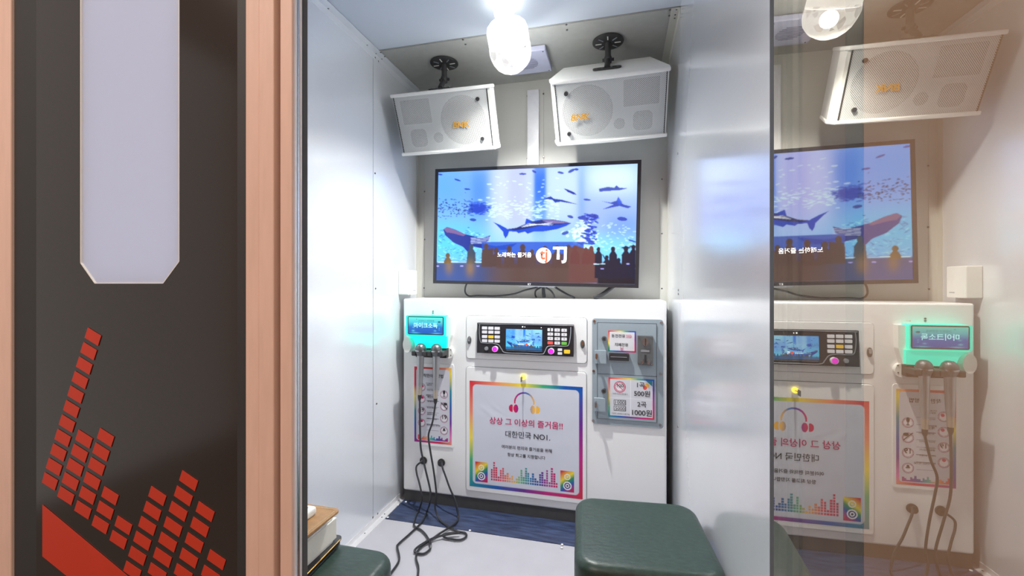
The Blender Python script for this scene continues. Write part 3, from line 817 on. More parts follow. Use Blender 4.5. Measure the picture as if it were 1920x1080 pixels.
a, b = KP.at(*q3(612, 512)); c_, d_ = KP.at(*q3(1130, 536))
MB().rrect(KP, a, d_ - 0.001, c_, b, 0.002, 0, 0.002).build('screen_ledge', M_silver, cu)
for x, y, r in ((848, 176, 0.003), (880, 178, 0.002), (1117, 188, 0.002)):
    a, b = KP.at(*q3(x, y)); MB().disc(KP, a, b, r, 0, 0.0012, 10).build('indicator', M_glowtxt, cu)
MK = {'w': mat('white_rubber_key', (226, 226, 232), 0.5), 'y': mat('yellow_key', (250, 206, 60), 0.5), 'r': mat('red_key', (232, 92, 84), 0.5), 'g': mat('green_key', (110, 190, 80), 0.5)}
def key(x, y, w, h, m, t=None):
    p = Plane(KP.o, KP.r, KP.u)
    a0, b0 = KP.at(*q3(x - w / 2, y + h / 2)); a1, b1 = KP.at(*q3(x + w / 2, y - h / 2))
    bm_, am = (b0 + b1) / 2, (a0 + a1) / 2; hw = (KP.at(*q3(x + w / 2, y))[0] - KP.at(*q3(x - w / 2, y))[0]) / 2; hh = (KP.at(*q3(x, y - h / 2))[1] - KP.at(*q3(x, y + h / 2))[1]) / 2
    k = MB().rrect(KP, am - hw, bm_ - hh, am + hw, bm_ + hh, min(hw, hh) * .35, 0, 0.004).build('key_button', MK[m], cu)
    if t: text('legend', t, KP, *q3(x, y), (w * .62 if len(t) > 1 else 14) / 7.7, M_ink, k, off=0.0043, bold=.01)
L1 = [['시작', '간주', '점수'], ['키', '남여', '템포'], ['예약', '목록', '우선'], ['음정', '박자', '취소']]
for r_ in range(4):
    for c_ in range(3):
        key(300 + c_ * 91, [192, 250, 316, 376][r_] + c_ * 3, 74, 42, 'y' if (r_, c_) == (2, 1) else 'w', None)
for r_ in range(4):
    for c_ in range(3):
        key(1249 + c_ * 100, [218, 280, 344, 406][r_] + c_ * 4, 78, 44, 'rwg'[c_] if r_ == 3 else 'w', '1234567890'[r_ * 3 + c_] if r_ < 3 else (None, '0', None)[c_])
key(1388, 506, 62, 36, 'w'); key(1388, 560, 62, 36, 'w'); key(1491, 535, 86, 54, 'y')
for x, y, r, m in ((455, 495, 0.0128, M_magl), (1264, 526, 0.0128, M_magl), (328, 488, 0.0085, M_silver)):
    a, b = KP.at(*q3(x, y))
    kn = MB().disc(KP, a, b, r, 0, 0.012 if m is M_magl else 0.006, 28).build('round_button', MK['w'] if m is M_magl else M_silver, cu)
    MB().disc(KP, a, b, r * .8, 0.004, 0.0135 if m is M_magl else 0.007, 28).build('button_cap', m, kn)

# payment panel
pp = thing('coin_acceptor', (0.07, YC - 0.01, CAM_H - 0.35), 'grey steel coin and note payment panel at the right of the console', 'coin panel')
a0, b0, a1, b1 = FC.rect([(1111, 596), (1244, 600), (1243, 802), (1110, 794)])
pf = MB().rrect(FC, a0, b0, a1, b1, 0.012, 0.0001, 0.007).build('frame', M_grey, pp)
P7 = FC.shifted(0.007)
i0, j0, i1, j1 = P7.rect([(1120, 604), (1232, 607), (1231, 793), (1119.5, 784)])
js = (P7.at(1120, 700)[1] + P7.at(1231, 706)[1]) / 2
MB().rrect(P7, i0, j0, i1, j1, 0.001, 0.0, 0.0006).build('door_gap', M_gap, pf)
du = MB().rrect(P7, i0 + .002, js + .001, i1 - .002, j1 - .002, 0.001, 0, 0.004).build('upper_door', M_grey, pp)
dl = MB().rrect(P7, i0 + .002, j0 + .002, i1 - .002, js - .001, 0.001, 0, 0.004).build('lower_door', M_grey, pp)
PD = FC.shifted(0.011)
def q7(x, y): return (1090 + x / 4.5, 580 + y / 4.5)
for x, y in ((110, 100), (675, 112), (104, 520), (670, 545), (100, 938), (664, 975)):
    a, b = P7.at(*q7(x, y)); MB().disc(P7, a, b, 0.0055, 0, 0.0025, 12).build('screw', M_steel, pf)
for (x, y), dd in (((193, 245), du), ((190, 685), dl)):
    a, b = PD.at(*q7(x, y))
    lk = MB().disc(PD, a, b, 0.010, 0, 0.012, 20).build('cam_lock', M_greyd, dd)
    MB().disc(PD, a, b, 0.0055, 0.011, 0.0135, 14).build('keyhole', M_black, lk)
for (x0, y0, x1, y1), dd in (((112, 346, 210, 450), du), ((106, 748, 205, 850), dl)):
    q = [PD.at(*q7(*t)) for t in ((x0, y1), (x1, y0))]
    hb = MB().rrect(PD, q[0][0], q[0][1], q[1][0], q[1][1], 0.003, 0, 0.014).build('hasp', M_grey, pp)
    a, b = PD.at(*q7(x0 + 20, y0 + 38))
    MB().rrect(PD, a - 0.004, b - 0.011, a + 0.004, b + 0.011, 0.003, 0.014, 0.042).build('key_tab', M_steel, hb)
a0, b0 = PD.at(*q7(234, 425)); a1, b1 = PD.at(*q7(402, 370))
bs = MB().rrect(PD, a0, b0, a1, b1, 0.002, 0, 0.015).build('note_slot', M_black, pp)
MB().rrect(PD, a0 + .006, (b0 + b1) / 2 - .0012, a1 - .008, (b0 + b1) / 2 + .0012, 0.0005, 0.0145, 0.0165).build('slot_lip', M_silver, bs)
for a in (a0 + 0.004, a1 - 0.004): MB().disc(PD, a, b1 - 0.004, 0.002, 0.0145, 0.017, 8).build('screw', M_steel, bs)
a0, b0 = PD.at(*q7(474, 462)); a1, b1 = PD.at(*q7(603, 222))
cs = MB().rrect(PD, a0, b0, a1, b1, 0.004, 0, 0.022).build('coin_slot', M_greyd, pp)
w_, h_ = a1 - a0, b1 - b0
MB().disc(PD, a0 + w_ * .5, b0 + h_ * .8, w_ * .2, 0.022, 0.028, 20, ry=h_ * .14).build('coin_mouth', M_steel, cs)
MB().rrect(PD, a0 + w_ * .46, b0 + h_ * .68, a0 + w_ * .54, b0 + h_ * .92, 0.001, 0.028, 0.0285).build('coin_gap', M_black, cs)
MB().rrect(PD, a0 + w_ * .44, b0 + h_ * .1, a0 + w_ * .56, b0 + h_ * .36, 0.001, 0.022, 0.024).build('return_slot', M_black, cs)
MB().rrect(PD, a0 + w_ * .2, b0 + h_ * .46, a0 + w_ * .75, b0 + h_ * .53, 0.001, 0.022, 0.0235).build('name_plate', M_silver, cs)
MB().quad_prism([PD.pt(a0 + w_ * x, b0 + h_ * y, 0.022) for x, y in ((.24, .03), (.4, .1), (.34, .2), (.22, .12))], PD.n * 0.006).build('return_lever', M_steel, cs)
MB().quad_prism([PD.pt(a0 + w_ * x, b0 + h_ * y, 0.022) for x, y in ((.6, .04), (.78, .04), (.82, .18), (.62, .16))], PD.n * 0.006).build('return_lever', M_steel, cs)
for x in (.08, .92):
    for y in (.05, .95): MB().disc(PD, a0 + w_ * x, b0 + h_ * y, 0.003, 0.022, 0.025, 10).build('screw', M_steel, cs)

# ---- printed signs
PAPER = painted('printed_paper', 0, 0.45)
FILM = painted('wrinkled_film_print', 0, 0.3)
_nt = FILM.node_tree; _tc = _nt.nodes.new('ShaderNodeTexCoord'); _nz = _nt.nodes.new('ShaderNodeTexNoise'); _nz.inputs['Scale'].default_value = 6; _nz.inputs['Detail'].default_value = 1; _nz.inputs['Distortion'].default_value = 1.5
_bp = _nt.nodes.new('ShaderNodeBump'); _bp.inputs['Strength'].default_value = 0.32; _bp.inputs['Distance'].default_value = 0.012
_nt.links.new(_tc.outputs['Object'], _nz.inputs['Vector']); _nt.links.new(_nz.outputs['Fac'], _bp.inputs['Height']); _nt.links.new(_bp.outputs['Normal'], _nt.nodes['Principled BSDF'].inputs['Normal'])
def border_paint(edge, inner=(214, 218, 228), stops=None, rad=0.0, asp=1.0, ph=0.0):
    stops = stops or ST_MAIN
    def f(pt):
        U, V = pt.X, pt.Y
        x = U; y = V * asp
        ang = np.where(V <= np.minimum.reduce([U / asp, (1 - U) / asp, V * 0 + 1, 1 - V]) + 1e-9, 0, 0)
        # perimeter coordinate, clockwise from the top left corner
        dl, dr_, dt, db = x, 1 - x, y, asp - y
        m = np.minimum.reduce([dl, dr_, dt, db])
        per = 2 * (1 + asp)
        t = np.where(m == dt, x, np.where(m == dr_, 1 + y, np.where(m == db, 1 + asp + (1 - x), 2 + asp + (asp - y)))) / per
        pt.img = np.stack([np.interp(t, stops[0], [lin(q)[i] for q in stops[1]]) for i in range(3)], -1)
        # rounded inside
        hx, hy = .5 - edge - rad, asp / 2 - edge - rad
        qx, qy = np.maximum(np.abs(x - .5) - hx, 0), np.maximum(np.abs(y - asp / 2) - hy, 0)
        qx0, qy0 = np.abs(x - .5) - hx, np.abs(y - asp / 2) - hy
        d = np.hypot(qx, qy) + np.minimum(np.maximum(qx0, qy0), 0) - rad
        pt.fill(np.clip(0.5 - d / 0.006, 0, 1), inner)
    return f
# slogan poster
pl_p = FC.shifted(0.0055)
r_ = pl_p.rect([(880.5, 712.5), (1093, 727), (1092, 936.5), (880.5, 911)])
po = thing('slogan_poster', (-0.4, YC - 0.006, CAM_H - 0.65), 'large square rainbow-bordered poster on the lower console door', 'poster')
asp = (r_[3] - r_[1]) / (r_[2] - r_[0])
def slogan(pt):
    border_paint(0.03, (212, 217, 230), ST_MAIN, 0.035, asp)(pt)
    U, V = pt.X, pt.Y
    G = lambda a, b: (a, b)
    # headphones
    c = (0.5, 0.185 / 1.0)
    x, y = U - .5, (V - .175)
    r = np.hypot(x, y * asp)
    band = (np.abs(r - .085) < .007) & (y < 0.012)
    hc = np.stack([np.interp(U, [.41, .47, .53, .59], [lin(q)[i] for q in ((214, 30, 90), (120, 30, 160), (40, 120, 190), (250, 190, 70))]) for i in range(3)], -1)
    m = band.copy()
    for sx in (-1, 1):
        m |= (((x - sx * .075) / .022) ** 2 + ((y * asp - .055) / .036) ** 2 < 1)
        m |= (((x - sx * .112) / .026) ** 2 + ((y * asp - .055) / .032) ** 2 < 1) & (np.abs(x) > .1)
    pt.img = np.where(m[..., None], hc, pt.img)
    m = (np.abs(np.abs(x) - .1) < .003) & (np.abs(y * asp - .055) < .034)
    pt.fill(m, (214, 218, 228))
    # equalizer bars
    H = [5, 8, 6, 2, 5, 6, 3, 4, 2, 3, 1, 2, 3, 6, 3, 7, 5, 3, 5, 3, 2, 5, 6, 3, 7, 2, 8, 6, 2]
    bx0, bx1, by1 = .195, .79, .925
    n = len(H); w = (bx1 - bx0) / n
    i = np.floor((U - bx0) / w); fx_ = (U - bx0) / w - i
    hgt = w / asp
    j = np.floor((by1 - V) / hgt); fy = (by1 - V) / hgt - j
    ii = np.clip(i, 0, n - 1).astype(int)
    m = (i >= 0) & (i < n) & (j >= 0) & (j < np.array(H)[ii]) & (fx_ > .18) & (fy > .18)
    stops = [0, .18, .36, .45, .6, .75, .88, 1]; cs_ = [(196, 24, 84), (230, 70, 90), (244, 190, 90), (90, 190, 120), (30, 120, 180), (40, 50, 150), (190, 30, 140), (200, 24, 80)]
    bc = np.stack([np.interp((U - bx0) / (bx1 - bx0), stops, [lin(q)[k] for q in cs_]) for k in range(3)], -1)
    pt.img = np.where(m[..., None], bc, pt.img)
    for cx in (.11, .872):
        bxm = (np.abs(U - cx) < .058) & (np.abs(V - .855) < .095)
        pt.img = np.where(bxm[..., None], np.stack([np.interp((U - cx) * .8 + (V - .855) * 1.0, [-.12, -.07, -.04, 0, .05, .11], [lin(q)[k] for q in ((214, 40, 40), (240, 180, 60), (244, 226, 60), (40, 150, 90), (30, 80, 180), (200, 24, 90))]) for k in range(3)], -1), pt.img)
        rr = np.hypot(U - cx, (V - .815) * asp); pt.fill((np.abs(rr - .022) < .005), (244, 240, 220)); pt.fill(rr < .009, (244, 230, 200))
        rr = np.hypot(U - cx, (V - .895) * asp); pt.fill(rr < .036, (244, 244, 248)); pt.fill((rr < .026) & (rr > .017), (36, 50, 130)); pt.fill(rr < .008, (30, 34, 60))
raster('sheet', pl_p, r_, 330, 330, slogan, FILM, po, uv=True)
PT = pl_p
text('lettering', '상상 그 이상의 즐거움!!', PT, 985, 793.5, 137, M_mag, po, bold=.012)
text('lettering', '대한민국 NO1.', PT, 989, 817, 84, M_ink, po, bold=.008)
text('lettering', '여러분의 편의와 즐거움을 위해', PT, 987, 841.5, 94, M_ink, po, bold=.012)
text('lettering', '항상 최고를 지향합니다', PT, 986.5, 855.5, 71, M_ink, po, bold=.012)

# rules poster
pl_r = FC.shifted(0.0045)
r_ = pl_r.rect([(777, 687.5), (847, 690), (846.5, 834), (777, 828)])
rp_ = thing('rules_poster', (-0.9, YC - 0.005, CAM_H - 0.5), 'narrow rainbow-bordered rules poster behind the microphones', 'poster')
asp_r = (r_[3] - r_[1]) / (r_[2] - r_[0])
def rules(pt):
    border_paint(0.05, (206, 208, 218), ST_RULE, 0.06, asp_r)(pt)
    U, V = pt.X, pt.Y
    def circ(cx, cy, r):
        d = np.hypot(U - cx, (V - cy) * asp_r)
        pt.fill(d < r, (236, 232, 240)); pt.fill(np.abs(d - r) < .006, (150, 60, 110)); pt.fill(np.abs(d - r * .82) < .004, (110, 90, 120))
    for k in range(4):
        circ(.2, .27 + k * .158, .095); circ(.8, .35 + k * .158, .095)
    for k in range(8):
        y = .245 + k * .078; x0 = .31 if k % 2 == 0 else .33
        pt.fill((np.abs(V - y - .042) < .0025) & (U > .33) & (U < .66), (90, 80, 100))
    H = [4, 2, 1, 2, 3, 2, 3, 1, 1, 2, 4, 2, 3, 1, 2, 2, 4, 2, 3, 1, 1, 2, 3]
    n = len(H); bx0, bx1 = .1, .9; i = np.floor((U - bx0) / (bx1 - bx0) * n); ii = np.clip(i, 0, n - 1).astype(int)
    m = (i >= 0) & (i < n) & (V < .965) & (V > .965 - np.array(H)[ii] * .016)
    bc = np.stack([np.interp(U, [.1, .3, .45, .6, .9], [lin(q)[k] for q in ((214, 30, 70), (236, 150, 100), (60, 170, 160), (30, 80, 170), (170, 30, 130))]) for k in range(3)], -1)
    pt.img = np.where(m[..., None], bc, pt.img)
raster('sheet', pl_r, r_, 150, 300, rules, PAPER, rp_, uv=True)
def q8(x, y): return (770 + x / 6.755, 680 + y / 6.75)
text('lettering', '착한이용방법', pl_r, *q8(285, 168), 37, M_ink, rp_, bold=.012)
for t, x, y, w in (('마이크를 던지지', 240, 262, 14), ('않습니다', 236, 282, 10), ('마이크 적당히', 255, 348, 14), ('흡연금지', 225, 412, 9), ('깨끗이', 250, 434, 12), ('음식물 반입금지', 275, 492, 18), ('청소년 출입시간', 270, 572, 19),
                   ('만 19세 미만', 250, 634, 11), ('출입금지입니다', 270, 656, 18), ('쓰레기는 휴지통에', 265, 712, 19), ('비상시에는 여기로', 290, 795, 25)):
    text('lettering', t, pl_r, *q8(x, y), w, M_ink, rp_, bold=.01)
text('lettering', '19', pl_r, *q8(428, 690), 8, M_ink, rp_, bold=.02)
text('lettering', '19', pl_r, *q8(145, 598), 7, M_ink, rp_, bold=.02)
a, b = pl_r.at(*q8(424, 375)); pi = MB().disc(pl_r, a, b, 0.0055, .0004, .0012, 16, ry=.009); pi.rrect(pl_r, a - .001, b - .018, a + .001, b - .009, .0005, .0004, .0012); pi.rrect(pl_r, a - .006, b - .019, a + .006, b - .0172, .0005, .0004, .0012); pi.build('microphone_sign', M_ink, rp_)
a, b = pl_r.at(*q8(424, 545)); MB().quad_prism([pl_r.pt(a + x, b + y, .0004) for x, y in ((-.016, .013), (-.014, .015), (.016, -.013), (.014, -.015))], pl_r.n * .0008).build('ban_stroke', M_ink, rp_)
MB().disc(pl_r, a + .006, b + .008, .009, .0004, .0011, 16, ry=.006).build('food_sign', M_ink, rp_)
a, b = pl_r.at(*q8(424, 842)); MB().rrect(pl_r, a - .007, b - .007, a + .007, b - .004, .0005, .0004, .0012).disc(pl_r, a, b, .0045, .0004, .0012).build('alarm_sign', M_ink, rp_)
for x, y in ((150, 295), (150, 440), (140, 735)):
    a, b = pl_r.at(*q8(x, y)); MB().disc(pl_r, a, b, .006, .0004, .0011, 14).build('round_sign', M_mag, rp_)

# payment stickers
pl_s = FC.shifted(0.0112)
r_ = pl_s.rect([q7(228, 176), q7(460, 186), q7(462, 366), q7(226, 355)])
s1 = thing('payment_sticker', (0.02, YC - 0.0115, CAM_H - 0.25), 'small rainbow-bordered sticker with coin and note arrows on the payment panel', 'sticker')
raster('sheet', pl_s, r_, 110, 90, border_paint(0.05, (222, 222, 226), ST_MAIN, 0.0, (r_[3] - r_[1]) / (r_[2] - r_[0])), PAPER, s1, uv=True)
text('lettering', '동전전용', pl_s, *q7(312, 224), 25.5, M_ink, s1, bold=.012)
text('lettering', '지폐전용', pl_s, *q7(338, 298), 25.5, M_ink, s1, bold=.012)
def chevrons(pts, vx, vy, name, parent):
    mb = MB()
    for x, y in pts:
        a, b = pl_s.at(*q7(x, y)); k = .0062
        for s in (-1, 1):
            if vx: P = [(a, b), (a - k * .7, b + s * k), (a - k * .7 + .0016, b + s * k), (a + .0016, b)]
            else: P = [(a, b), (a + s * k, b + k * .8), (a + s * k, b + k * .8 + .0018), (a, b + .0018)]
            mb.quad_prism([pl_s.pt(*p, .0006) for p in P], pl_s.n * .0004)
    mb.build(name, M_mag, parent)
chevrons([(386, 227), (398, 227), (410, 227), (422, 228)], 1, 0, 'arrow_mark', s1)
chevrons([(341, 334), (341, 346)], 0, 1, 'arrow_mark', s1)
r_ = pl_s.rect([(1141, 706), (1227, 713), (1226.7, 787.5), (1141, 781)])
s2 = thing('price_sticker', (0.06, YC - 0.0115, CAM_H - 0.5), 'larger rainbow-bordered price sticker on the lower door of the payment panel', 'sticker')
def price(pt):
    border_paint(0.035, (212, 214, 222), ST_MAIN, 0.0, (r_[3] - r_[1]) / (r_[2] - r_[0]))(pt)
    U, V = pt.X, pt.Y; A = (r_[3] - r_[1]) / (r_[2] - r_[0])
    pt.fill(((np.abs(U - .49) < .006) | (np.abs(V - .51) < .006)) & (U > .035) & (U < .965) & (V > .04) & (V < .96), (236, 238, 244))
    d = np.hypot(U - .25, (V - .23) * A); pt.fill(d < .11, (236, 232, 238)); pt.fill(np.abs(d - .122) < .009, (190, 24, 84)); pt.fill(np.abs(d - .096) < .007, (190, 24, 84))
    x, y = U - .25, (V - .23) * A; pt.fill((np.abs(x - y) < .012) & (d < .096), (190, 24, 84))
    for cy in (.625, .775):
        pt.fill((np.abs(U - .25) < .135) & (np.abs(V - cy) < .064), (60, 64, 72)); pt.fill((np.abs(U - .25) < .12) & (np.abs(V - cy) < .05), (226, 228, 234))
    pt.fill((((U - .84) / .05) ** 2 + ((V - .16) / .05) ** 2 < 1), (244, 190, 90)); pt.fill((((U - .8) / .045) ** 2 + ((V - .22) / .05) ** 2 < 1), (226, 90, 80)); pt.fill(((U + (1 - V)) > 1.78) & (U < .96) & (V > .04), (40, 130, 140))
raster('sheet', pl_s, r_, 160, 140, price, PAPER, s2, uv=True)
def q9(x, y): return (1130 + x / 10.8, 700 + y / 10.8)
text('lettering', '1곡', pl_s, *q9(775, 240), 14.5, M_ink, s2, bold=.012)
text('lettering', '500원', pl_s, *q9(797, 410), 30, M_ink, s2, bold=.012)
text('lettering', '2곡', pl_s, *q9(793, 632), 17, M_ink, s2, bold=.012)
text('lettering', '1000원', pl_s, *q9(795, 798), 37, M_ink, s2, bold=.012)
text('lettering', '100', pl_s, *q9(355, 248), 12, M_ink, s2)
text('lettering', '1000', pl_s, *q9(350, 588), 17.5, M_ink, s2)
text('lettering', '5000', pl_s, *q9(350, 712), 17.5, M_ink, s2)
text('lettering', '100원 동전사용 불가', pl_s, *q9(352, 415), 28, M_ink, s2)
text('lettering', '구권외 1천원권 사용가능', pl_s, *q9(362, 820), 34, M_ink, s2)

# ------------------------------------------------------------------ microphone steriliser and microphones
YM = YC - 0.045
SM = Plane((0, YM, CAM_H), (1, 0, 0), (0, 0, 1))
st = thing('microphone_steriliser', (-0.9, YC - 0.03, CAM_H - 0.2), 'white microphone steriliser with teal lit sign on the console', 'microphone holder')
def q5(x, y): return (750 + x / 9.39, 575 + y / 9.39)
a0, b0, a1, b1 = SM.rect([q5(105, 150), q5(785, 170), q5(785, 520), q5(110, 505)])
MB().rrect(SM, a0, b0, a1, b1, 0.006, -0.0445, 0.0).build('sign_box', M_teal, st)
c0, d0, c1, d1_ = SM.rect([q5(140, 165), q5(770, 180), q5(770, 505), q5(140, 485)])
MB().rrect(SM, c0, d0, c1, d1_, 0.006, 0, 0.002).build('sign_bezel', M_black, st)
def sign(pt):
    V, U = pt.Y, pt.X
    pt.img = np.stack([np.interp(V, [0, .3, .6, 1], [lin(q)[k] for q in ((110, 250, 236), (70, 216, 236), (20, 110, 210), (10, 84, 190))]) for k in range(3)], -1)
    for cx, cy, rx, ry in ((.14, .82, .05, .06), (.2, .95, .14, .04), (.82, .95, .14, .04), (.78, .8, .04, .05), (.15, .62, .04, .04), (.9, .64, .02, .03), (.9, .74, .02, .03)):
        pt.ell(cx, cy, rx, ry, (110, 220, 250), .8, 0, True)
    pt.ell(.9, .26, .045, .05, (10, 90, 110), .9); pt.ell(.24, .12, .015, .02, (10, 70, 90), .9)
raster('sign_picture', SM, (c0 + .004, d0 + .004, c1 - .004, d1_ - .004), 90, 50, sign, painted('lit_sign_picture', 0.85, 0.3), st, off=0.0024, uv=True)
text('lettering', '마이크소독', SM, *q5(450, 330), 44, M_glowteal, st, off=0.003, bold=.01)
text('lettering', '건강하고 안전하게', SM, *q5(460, 250), 29, mat('teal_ink', (20, 120, 130), .6), st, off=0.003)
# lit lower body with curved left shoulder
pts = [q5(110, 508), q5(812, 530), q5(812, 735), q5(270, 735), q5(262, 680), q5(235, 600), q5(190, 540)]
MB().quad_prism([SM.pt(*SM.at(*p), -0.0445) for p in pts], SM.n * 0.0405).build('lit_body', M_teal, st)
E1 = FC.shifted(0.004)
mb = MB(); cpx, cpy = q5(165, 660); a, b = E1.at(cpx, cpy)
mb.disc(E1, a, b, 0.021, -0.004, 0.024, 28, ry=0.035); mb.build('side_ear', M_wplas, st)
mb = MB(); a, b = E1.at(*q5(880, 815)); mb.disc(E1, a, b, 0.018, -0.004, 0.012, 28, ry=0.024); er = mb.build('side_ear', M_wplas, st)
for x, y in ((915, 745), (912, 848)):
    a, b = E1.at(*q5(x, y)); MB().disc(E1, a, b, 0.0025, 0.011, 0.0135, 10).build('screw', M_greyd, er)
pts = [q5(785, 170), q5(930, 175), q5(930, 500), q5(880, 720), q5(815, 720)]
MB().quad_prism([E1.pt(*E1.at(*p), -0.004) for p in pts], E1.n * 0.026).build('side_cheek', M_wplas, st)
a0, b0 = SM.at(*q5(255, 870)); a1, b1 = SM.at(*q5(812, 740))
MB().rrect(SM, a0 + .004, b0 - .004, a1, b1, 0.004, -0.044, -0.004).build('clip_rail', M_black, st)
HD = [(788.9, 654.5), (818.2, 655.5)]; TL_ = [(787, 742), (816.5, 749)]
YMIC = YM - 0.03
for i, ((hx, hy), (tx, ty)) in enumerate(zip(HD, TL_)):
    H = on(hx, hy, 1, YMIC); T = on(tx, ty, 1, YMIC + 0.012)
    ax = (T - H).normalized(); Lm = (T - H).length
    M = Matrix.Translation(H) @ ax.to_track_quat('Z', 'Y').to_matrix().to_4x4()
    mic = thing('microphone', H, ('left' if i == 0 else 'right') + ' silver microphone hanging head up in the steriliser, ' + ('nearer the wall' if i == 0 else 'beside the rules poster edge'), 'microphone', 'two silver microphones')
    MB().lathe([(0.0, -0.026), (0.012, -0.0235), (0.02, -0.016), (0.0245, -0.004), (0.0245, 0.002)], M, 20).build('head_grille', mat('silver_mesh', (112, 118, 120), 0.3, 0.85, 0.35, 500, bump=.4), mic, True)
    MB().lathe([(0.0258, 0.002), (0.0258, 0.007), (0.0245, 0.008)], M, 24).build('head_band', M_steel, mic, True)
    MB().lathe([(0.0245, 0.0085), (0.022, 0.016), (0.0165, 0.028)], M, 20).build('head_base', M_greyd, mic, True)
    MB().lathe([(0.0165, 0.028), (0.0155, 0.04), (0.0135, 0.12), (0.0115, Lm - 0.045)], M, 20).build('handle', mat('satin_silver', (176, 180, 182), .3, .85), mic, True)
    MB().lathe([(0.0105, Lm - 0.045), (0.0098, Lm - 0.006)], M, 16).build('tail_sleeve', mat('pale_champagne_metal', (196, 186, 170), .35, .7), mic, True)
    MB().lathe([(0.0088, Lm - 0.006), (0.0085, Lm + 0.008), (0.005, Lm + 0.02)], M, 14).build('cable_plug', M_black, mic, True)
    # clamp jaws of the holder on both sides of the neck
    for s in (-1, 1):
        c = H + ax * 0.018 + Vector((s * 0.026, 0.012, 0))
        j = MB().box(c - Vector((0.011, 0.03, 0.011)), c + Vector((0.011, 0.03, 0.011)), 0.004, 2)
        j.build('clip_jaw', M_black, st)

# ------------------------------------------------------------------ microphone cables
FLZ = 0.0062
def fl(px, py, z=FLZ): return on(px, py, 2, z)
Tm = [on(t[0], t[1], 1, YMIC + 0.012) + Vector((0, 0, -0.018)) for t in TL_]
J = [on(794.5, 863, 1, YC - 0.018), on(828, 867, 1, YC - 0.018)]
c1 = [Tm[0], on(787.5, 797, 1, 1.765), on(789, 840, 1, 1.76), on(797, 877, 1, 1.752), on(807, 921, 1, 1.74), on(806.5, 940, 1, 1.738), fl(800, 961, .012), fl(790, 980.6), fl(768, 1002), fl(747.5, 1020.5), fl(745, 1028), fl(748, 1052), fl(731, 1079), fl(716, 1112), fl(722, 1150), fl(752, 1155), fl(776, 1125),
      fl(783.5, 1079), fl(784, 1063), fl(780, 1046), fl(786, 1030), fl(806, 1014), fl(822.5, 1001.7, .012), fl(841, 990, .012), fl(855, 979.5, .01), on(859, 967, 1, 1.765), on(853, 938.5, 1, 1.775), on(843, 914, 1, 1.785), on(836.6, 896, 1, 1.797), on(829.5, 876, 1, 1.815), J[1]]
o = MB().tube(c1, 0.0042, 8, 6, True, 0.0078).build('microphone_cable', M_cable, None, True)
tag(o, 'black cable from the left microphone running off toward the doorway', 'cable', 'microphone cables')
c2 = [Tm[1], on(811, 791, 1, 1.768), on(803.5, 815, 1, 1.768), on(806, 840, 1, 1.765), on(813, 882, 1, 1.76), on(818, 924, 1, 1.752), on(815.5, 946, 1, 1.748), on(818, 961, 1, 1.742), fl(826, 976, .01), fl(841, 988), fl(858, 997), fl(872, 1000), fl(874, 1007), fl(862, 1013), fl(842, 1011), fl(830, 1003.5, .016), fl(842, 1000, .016), fl(862, 999.5, .016),
      fl(846, 1001, .016), fl(815, 1008, .016), fl(790, 1021, .016), fl(778, 1031, .012), fl(780, 1037), fl(794, 1039), fl(806, 1031), fl(807, 1019, .016), fl(800, 1006), fl(790, 995), fl(778, 988), fl(776.5, 981), on(783, 964, 1, 1.757), on(790.5, 940, 1, 1.762), on(790.5, 926, 1, 1.77), on(786, 905, 1, 1.785), on(781, 886, 1, 1.8), on(781.5, 873, 1, 1.812), J[0]]
o = MB().tube(c2, 0.0042, 8, 6, True, 0.0078).build('microphone_cable', M_cable, None, True)
tag(o, 'black cable from the right microphone coiling on the floor beside the navy strip', 'cable', 'microphone cables')

# ------------------------------------------------------------------ television
ROLL = math.radians(1.24)
YT = 1.981
TVP = Plane((-0.404, YT, CAM_H + 0.273), (math.cos(ROLL), 0, -math.sin(ROLL)), (math.sin(ROLL), 0, math.cos(ROLL)))
tw, th = 0.972 / 2, 0.561 / 2
tv = thing('television', (-0.404, YT + 0.03, CAM_H), 'wall mounted black flat television showing an aquarium above the console', 'television')
MB().rrect(TVP, -tw, -th, tw, th, 0.004, -0.035, 0.0).build('rear_shell', M_black, tv)
MB().ring(TVP, -tw, -th, tw, th, 0.0155, -0.002, 0.004).build('bezel', M_bezel, tv)
MB().box(TVP.pt(0, 0) + Vector((-0.2, 0.034, -0.14)), TVP.pt(0, 0) + Vector((0.2, YB - YT - 0.0005, 0.02))).build('wall_mount', M_matte, tv)
def tvpaint(pt):
    pt.X = (pt.X - 780) * 3.724; pt.Y = (pt.Y - 280) * 3.724
    aquarium(pt)
    im = np.clip(pt.img, 0, 1) ** 1.35
    for ax in (0, 1):
        im = (np.roll(im, 1, ax) + 2 * im + np.roll(im, -1, ax)) / 4
    pt.img = im
raster('screen', TVP, (-tw + .0155, -th + .0155, tw - .0155, th - .0155), 520, 290, tvpaint, painted('television_picture', 1.32, 0.15), tv, off=0.0002)
def q4(x, y): return (780 + x / 3.724, 280 + y / 3.724)
text('screen_lettering', '노래하는 즐거움', TVP, *q4(686, 736), 63.5, M_glowtxt, tv, off=0.0006, bold=.014)
a, b = TVP.at(*q4(891, 741))
MB().disc(TVP, a, b, 0.036, 0.0005, 0.0008, 36).build('screen_mark', lit('lit_white_disc', (250, 214, 204), .75), tv)
text('screen_lettering', 'tj', TVP, *q4(891, 745), 15, M_glowor, tv, off=0.0012, bold=.02)
text('screen_lettering', 'TJ', TVP, *q4(1004, 738), 26, M_glowtxt, tv, off=0.0006, bold=.035)
text('badge', 'KY', TVP, *q4(792, 942), 6, M_whiteink, tv, off=0.0045, bold=.02)
a, b = TVP.at(*q4(845, 952)); MB().rrect(TVP, a - .085, -th - .006, a + .085, -th + .001, .002, -.02, .003).build('lower_lip', M_silver, tv)
